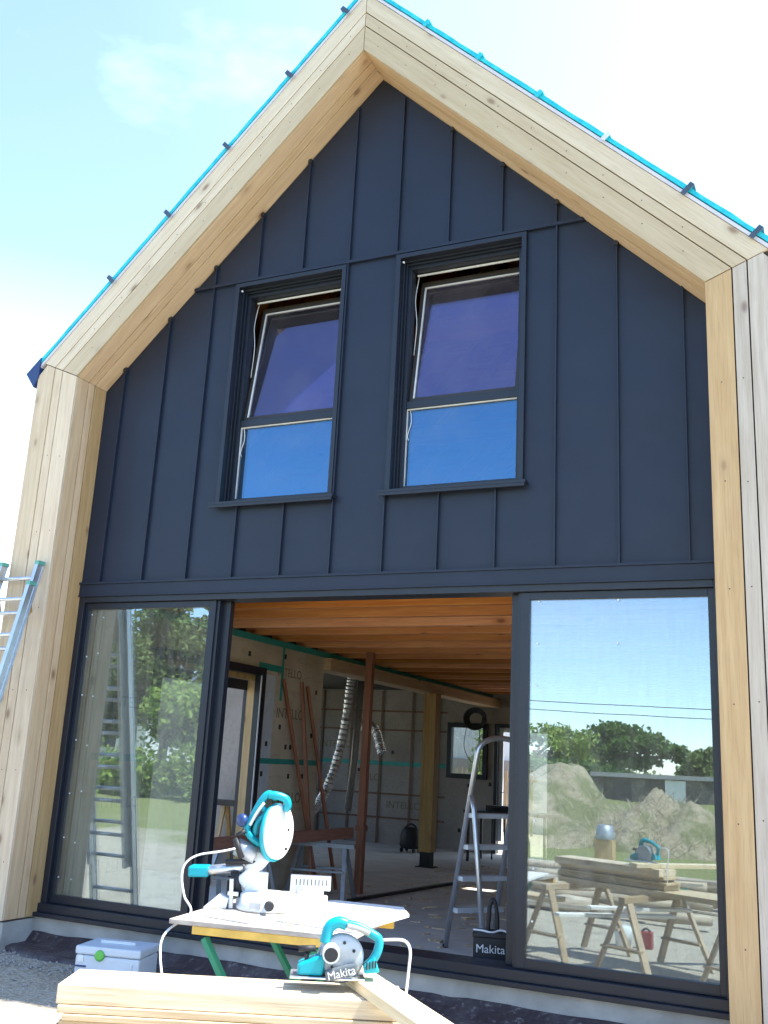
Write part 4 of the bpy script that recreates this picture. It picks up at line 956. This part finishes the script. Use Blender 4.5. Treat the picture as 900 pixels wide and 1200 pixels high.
def blob(k, rx, ry, z0, z1, r, seed):
    rr = random.Random(seed); return [(rr.uniform(-rx, rx), rr.uniform(-ry, ry), rr.uniform(z0, z1), r*rr.uniform(.7, 1.2), r*rr.uniform(.7, 1.2), r*rr.uniform(.45, .8)) for _ in range(k)]
tree('umbrella_pine', -5.2, -45, 3.6, [(.6, 0, 2.6, 1.7, 1.4, .7), (-.9, .4, 2.1, 1.3, 1, .8), (1.7, 0, 2.5, 1.3, 1, .55), (2.9, .2, 2.15, 1.0, .8, .35), (3.6, 0, 1.75, .6, .6, .25), (.3, 0, 3.15, 1.3, 1, .42), (.6, 0, 1.5, 1.2, .8, .6), (-1.0, 0, 1.0, 1.1, .8, .6), (1.9, 0, 1.6, .6, .6, .35)], m_leafd, 'flat topped spreading pine on the skyline reflected in the right pane', 9000, .14, 11, .22)
tree('small_oak', -.7, -44, 2.6, [(0, 0, 1.6, .8, .8, .55), (.7, 0, 1.2, .7, .7, .5), (-.6, 0, 1.1, .6, .6, .4), (.3, 0, 2.1, .4, .4, .3)], m_leafo, 'small rounded oak at the right of the stone shed', 4000, .12, 12, .1)
tree('broadleaf_tree', -8.6, -43, 3.4, blob(13, 2.2, 1.6, .7, 2.7, 1.15, 4), m_leafl, 'wide bushy tree left of the flat topped pine', 9000, .14, 13, .2)
tree('broadleaf_tree', -12.5, -42, 3.6, blob(10, 2.4, 1.6, 1.0, 2.8, 1.2, 5), m_leafd, 'dark bushy tree furthest left on the skyline of the right pane', 9000, .15, 14, .2)
for i, (x, y, mt) in enumerate(((-7.2, -35, m_leafl), (-4.9, -38.5, m_leafd), (-9.6, -34, m_leafo), (-6.0, -33, m_leafd))):
    tree('bush', x, y, 1.4, blob(6, 1.5, .9, .35, 1.1, .7, 20+i), mt, ['yellow green bush below the bushy trees', 'dark low bush under the flat topped pine', 'olive coloured bush behind the left soil heap', 'dark green bush just behind the left soil heap'][i], 3500, .10, 30+i, .06, 'bush')
m_hedgel = m_leafl
# hedge line along the horizon
hs = [(x, -47+random.uniform(-1, 1), gz(0, -45)+.45, 1.6, 1.2, random.uniform(.5, .8)) for x in np.arange(-30, 8, 1.5)]
o = leaves(hs, 16000, .16, 77, m_leafo, 'hedgerow', None); tag(o, 'distant hedgerow closing the field behind the shed', 'hedge', kind='stuff')
# taller trees reflected in the left pane
tree('tall_oak', -15.8, -22, 7.0, blob(24, 2.9, 1.5, 3.0, 6.6, 1.05, 8), m_leafo, 'tall airy oak reflected at the top of the left pane', 17000, .13, 41, .22, lean=.6)
tree('broadleaf_tree', -19.5, -23, 5.5, blob(12, 1.8, 1.4, 1.8, 4.6, 1.1, 9), m_leafo, 'dark full tree reflected in the middle of the left pane', 9000, .13, 42, .2)
tree('broadleaf_tree', -14.2, -20, 4.6, blob(12, 1.9, 1.2, 1.2, 3.8, 1.0, 10), m_leafl, 'light green leafy tree reflected at the right of the left pane', 10000, .12, 43, .18)
tree('broadleaf_tree', -22.5, -23, 5.0, blob(10, 1.8, 1.4, 1.8, 4.4, 1.1, 15), m_leafl, 'light green tree furthest left beyond the field', 7000, .13, 44, .2)
hs = [(x, -19.5+.25*(x+16)+random.uniform(-.4, .4), .45, .9, .7, random.uniform(.7, 1.1)) for x in np.arange(-24, -8, .9)]
o = leaves(hs, 15000, .10, 78, m_leafl, 'hedge', None); tag(o, 'thick mixed hedge behind the grass reflected in the left pane', 'hedge', kind='stuff')
# a pale house beyond the hedge
e = empty('neighbour_house', (-24, -30, 0), 'pale rendered house showing between the trees of the left pane', 'house')
MB().box(-27, -22, -33, -29, -.2, 4.0).build('wall', m_render, e); MB().prism([(-27.3, 3.95), (-21.7, 3.95), (-24.5, 6.3)], -33.3, -28.7).build('roof', plain('slate', (.12, .13, .15), .6), e)
for x in (-26, -24, -22.9): MB().box(x-.4, x+.4, -29, -28.95, 1.2, 2.4).build('window', m_frame, e)
# power lines between two poles
for x, y, lb in ((-26, -31, 'wooden power pole standing to the left of the field'), (17, -28.5, 'wooden power pole standing to the right of the field')):
    e = empty('power_pole', (x, y, gz(x, y)), lb, 'pole'); MB().tube([(x, y, 0), (x, y, 6.2)], .12, 10).build('pole', m_bark, e); MB().beam((x, y-.6, 5.4), (x, y+.6, 5.4), .1, .1).build('crossarm', m_bark, e)
for dz in (0, .33):
    pts = [Vector((-26, -31, 5.6-dz)).lerp(Vector((17, -28.5, 3.9-dz)), t/20)-Vector((0, 0, 1.1*(1-(t/10-1)**2))) for t in range(21)]
    o = MB().tube(pts, .014, 5).build('power_line', m_black); tag(o, ['upper black power line strung across the sky', 'lower black power line strung across the sky'][dz > 0], 'cable')

# ------------------------------------------------------------------ beyond the side door and the back window
hs = [(x, 9.5+.3*x+random.uniform(-.2, .2), .35, .7, .6, .9) for x in np.arange(-9, -3.6, .5)]+[(-5.4, y, .4, .6, .6, .8) for y in np.arange(3, 12, .6)]
o = leaves(hs, 12000, .06, 79, m_leafl, 'hedge', None); tag(o, 'leafy green hedge seen through the side doorway', 'hedge', kind='stuff')
e = empty('garden_wall', (-7.2, 8, -.25), 'white rendered low building seen over the hedge through the side doorway', 'building')
MB().box(-10.5, -7.2, 4, 16, -.25, 2.6).build('wall', m_render, e); MB().box(-10.7, -7.0, 3.8, 16.2, 2.6, 2.75).build('roof', plain('slate', (.12, .13, .15), .6), e)
e = empty('leaning_board', (-1.0, 3.5, -.25), 'yellowish board leaning outside the side doorway', 'board'); MB().beam((-.95, 3.55, -.2), (-.80, 3.12, 1.1), .12, .03).build('board', m_postint, e)
e = empty('wooden_trestle', (-.9, 3.6, -.25), 'small wooden trestle standing outside the side doorway', 'trestle')
for dx in (-.1, .15):
    MB().beam((-.9+dx, 3.3, -.25), (-.9+dx, 3.5, .65), .05, .03).build('leg', m_postint, e); MB().beam((-.9+dx, 3.8, -.25), (-.9+dx, 3.55, .65), .05, .03).build('leg', m_postint, e)
MB().box(-1.1, -.6, 3.45, 3.60, .62, .68).build('top_rail', m_framein, e)
e = empty('back_building', (-3, 17, -.25), 'pale rendered building seen through the small back window', 'building')
MB().box(-9, 4, 17, 19, -.25, 3.2).build('wall', m_render, e); MB().box(-3.3, -1.2, 16.94, 17, -.1, 1.35).build('garage_door', m_osb, e)
fe = empty('picket_fence', (-2.5, 15.8, -.25), 'weathered picket fence outside the small back window', 'fence')
for k in range(24): MB().box(-3.6+k*.12, -3.54+k*.12, 15.8, 15.82, -.25, 1.12+.04*(k % 2)).build('picket', m_tres, fe)
MB().box(-3.7, -.7, 15.825, 15.85, .9, .96).build('rail', m_tres, fe)
o = leaves([(-1.9, 15.4, 1.1, .3, .3, .7), (-1.75, 15.4, 1.7, .25, .3, .4)], 1500, .06, 80, m_leafl, 'shrub', None); tag(o, 'light green shrub beside the picket fence behind the back window', 'shrub')

# sawdust and chips under and around the benches, on the floor inside too
ch = MB()
for k in range(900):
    if k < 450: x, y = random.gauss(3.0, .8), random.gauss(-1.5, .8); z = gz(x, y)+.004
    elif k < 600: x, y = 2.93+random.uniform(-.42, .42), -1.4+random.uniform(-.38, .38); z = tz+.0005
    else: x, y = random.uniform(.5, 3.6), random.uniform(.4, 8.5); z = FL+.0005
    if y > -.08 and k < 450: continue
    a = random.uniform(0, 3.14); L, W_ = (random.uniform(.004, .02), random.uniform(.002, .006)) if k < 600 else (random.uniform(.01, .06), random.uniform(.006, .02))
    T = Matrix.Translation((x, y, z)) @ Matrix.Rotation(a, 4, 'Z'); ch.box(-L, L, -W_, W_, 0, W_*.7, T)
tag(ch.build('wood_chips', m_fresh), 'wood chips and small offcuts scattered under the benches and over the floor', 'wood chips', kind='stuff')
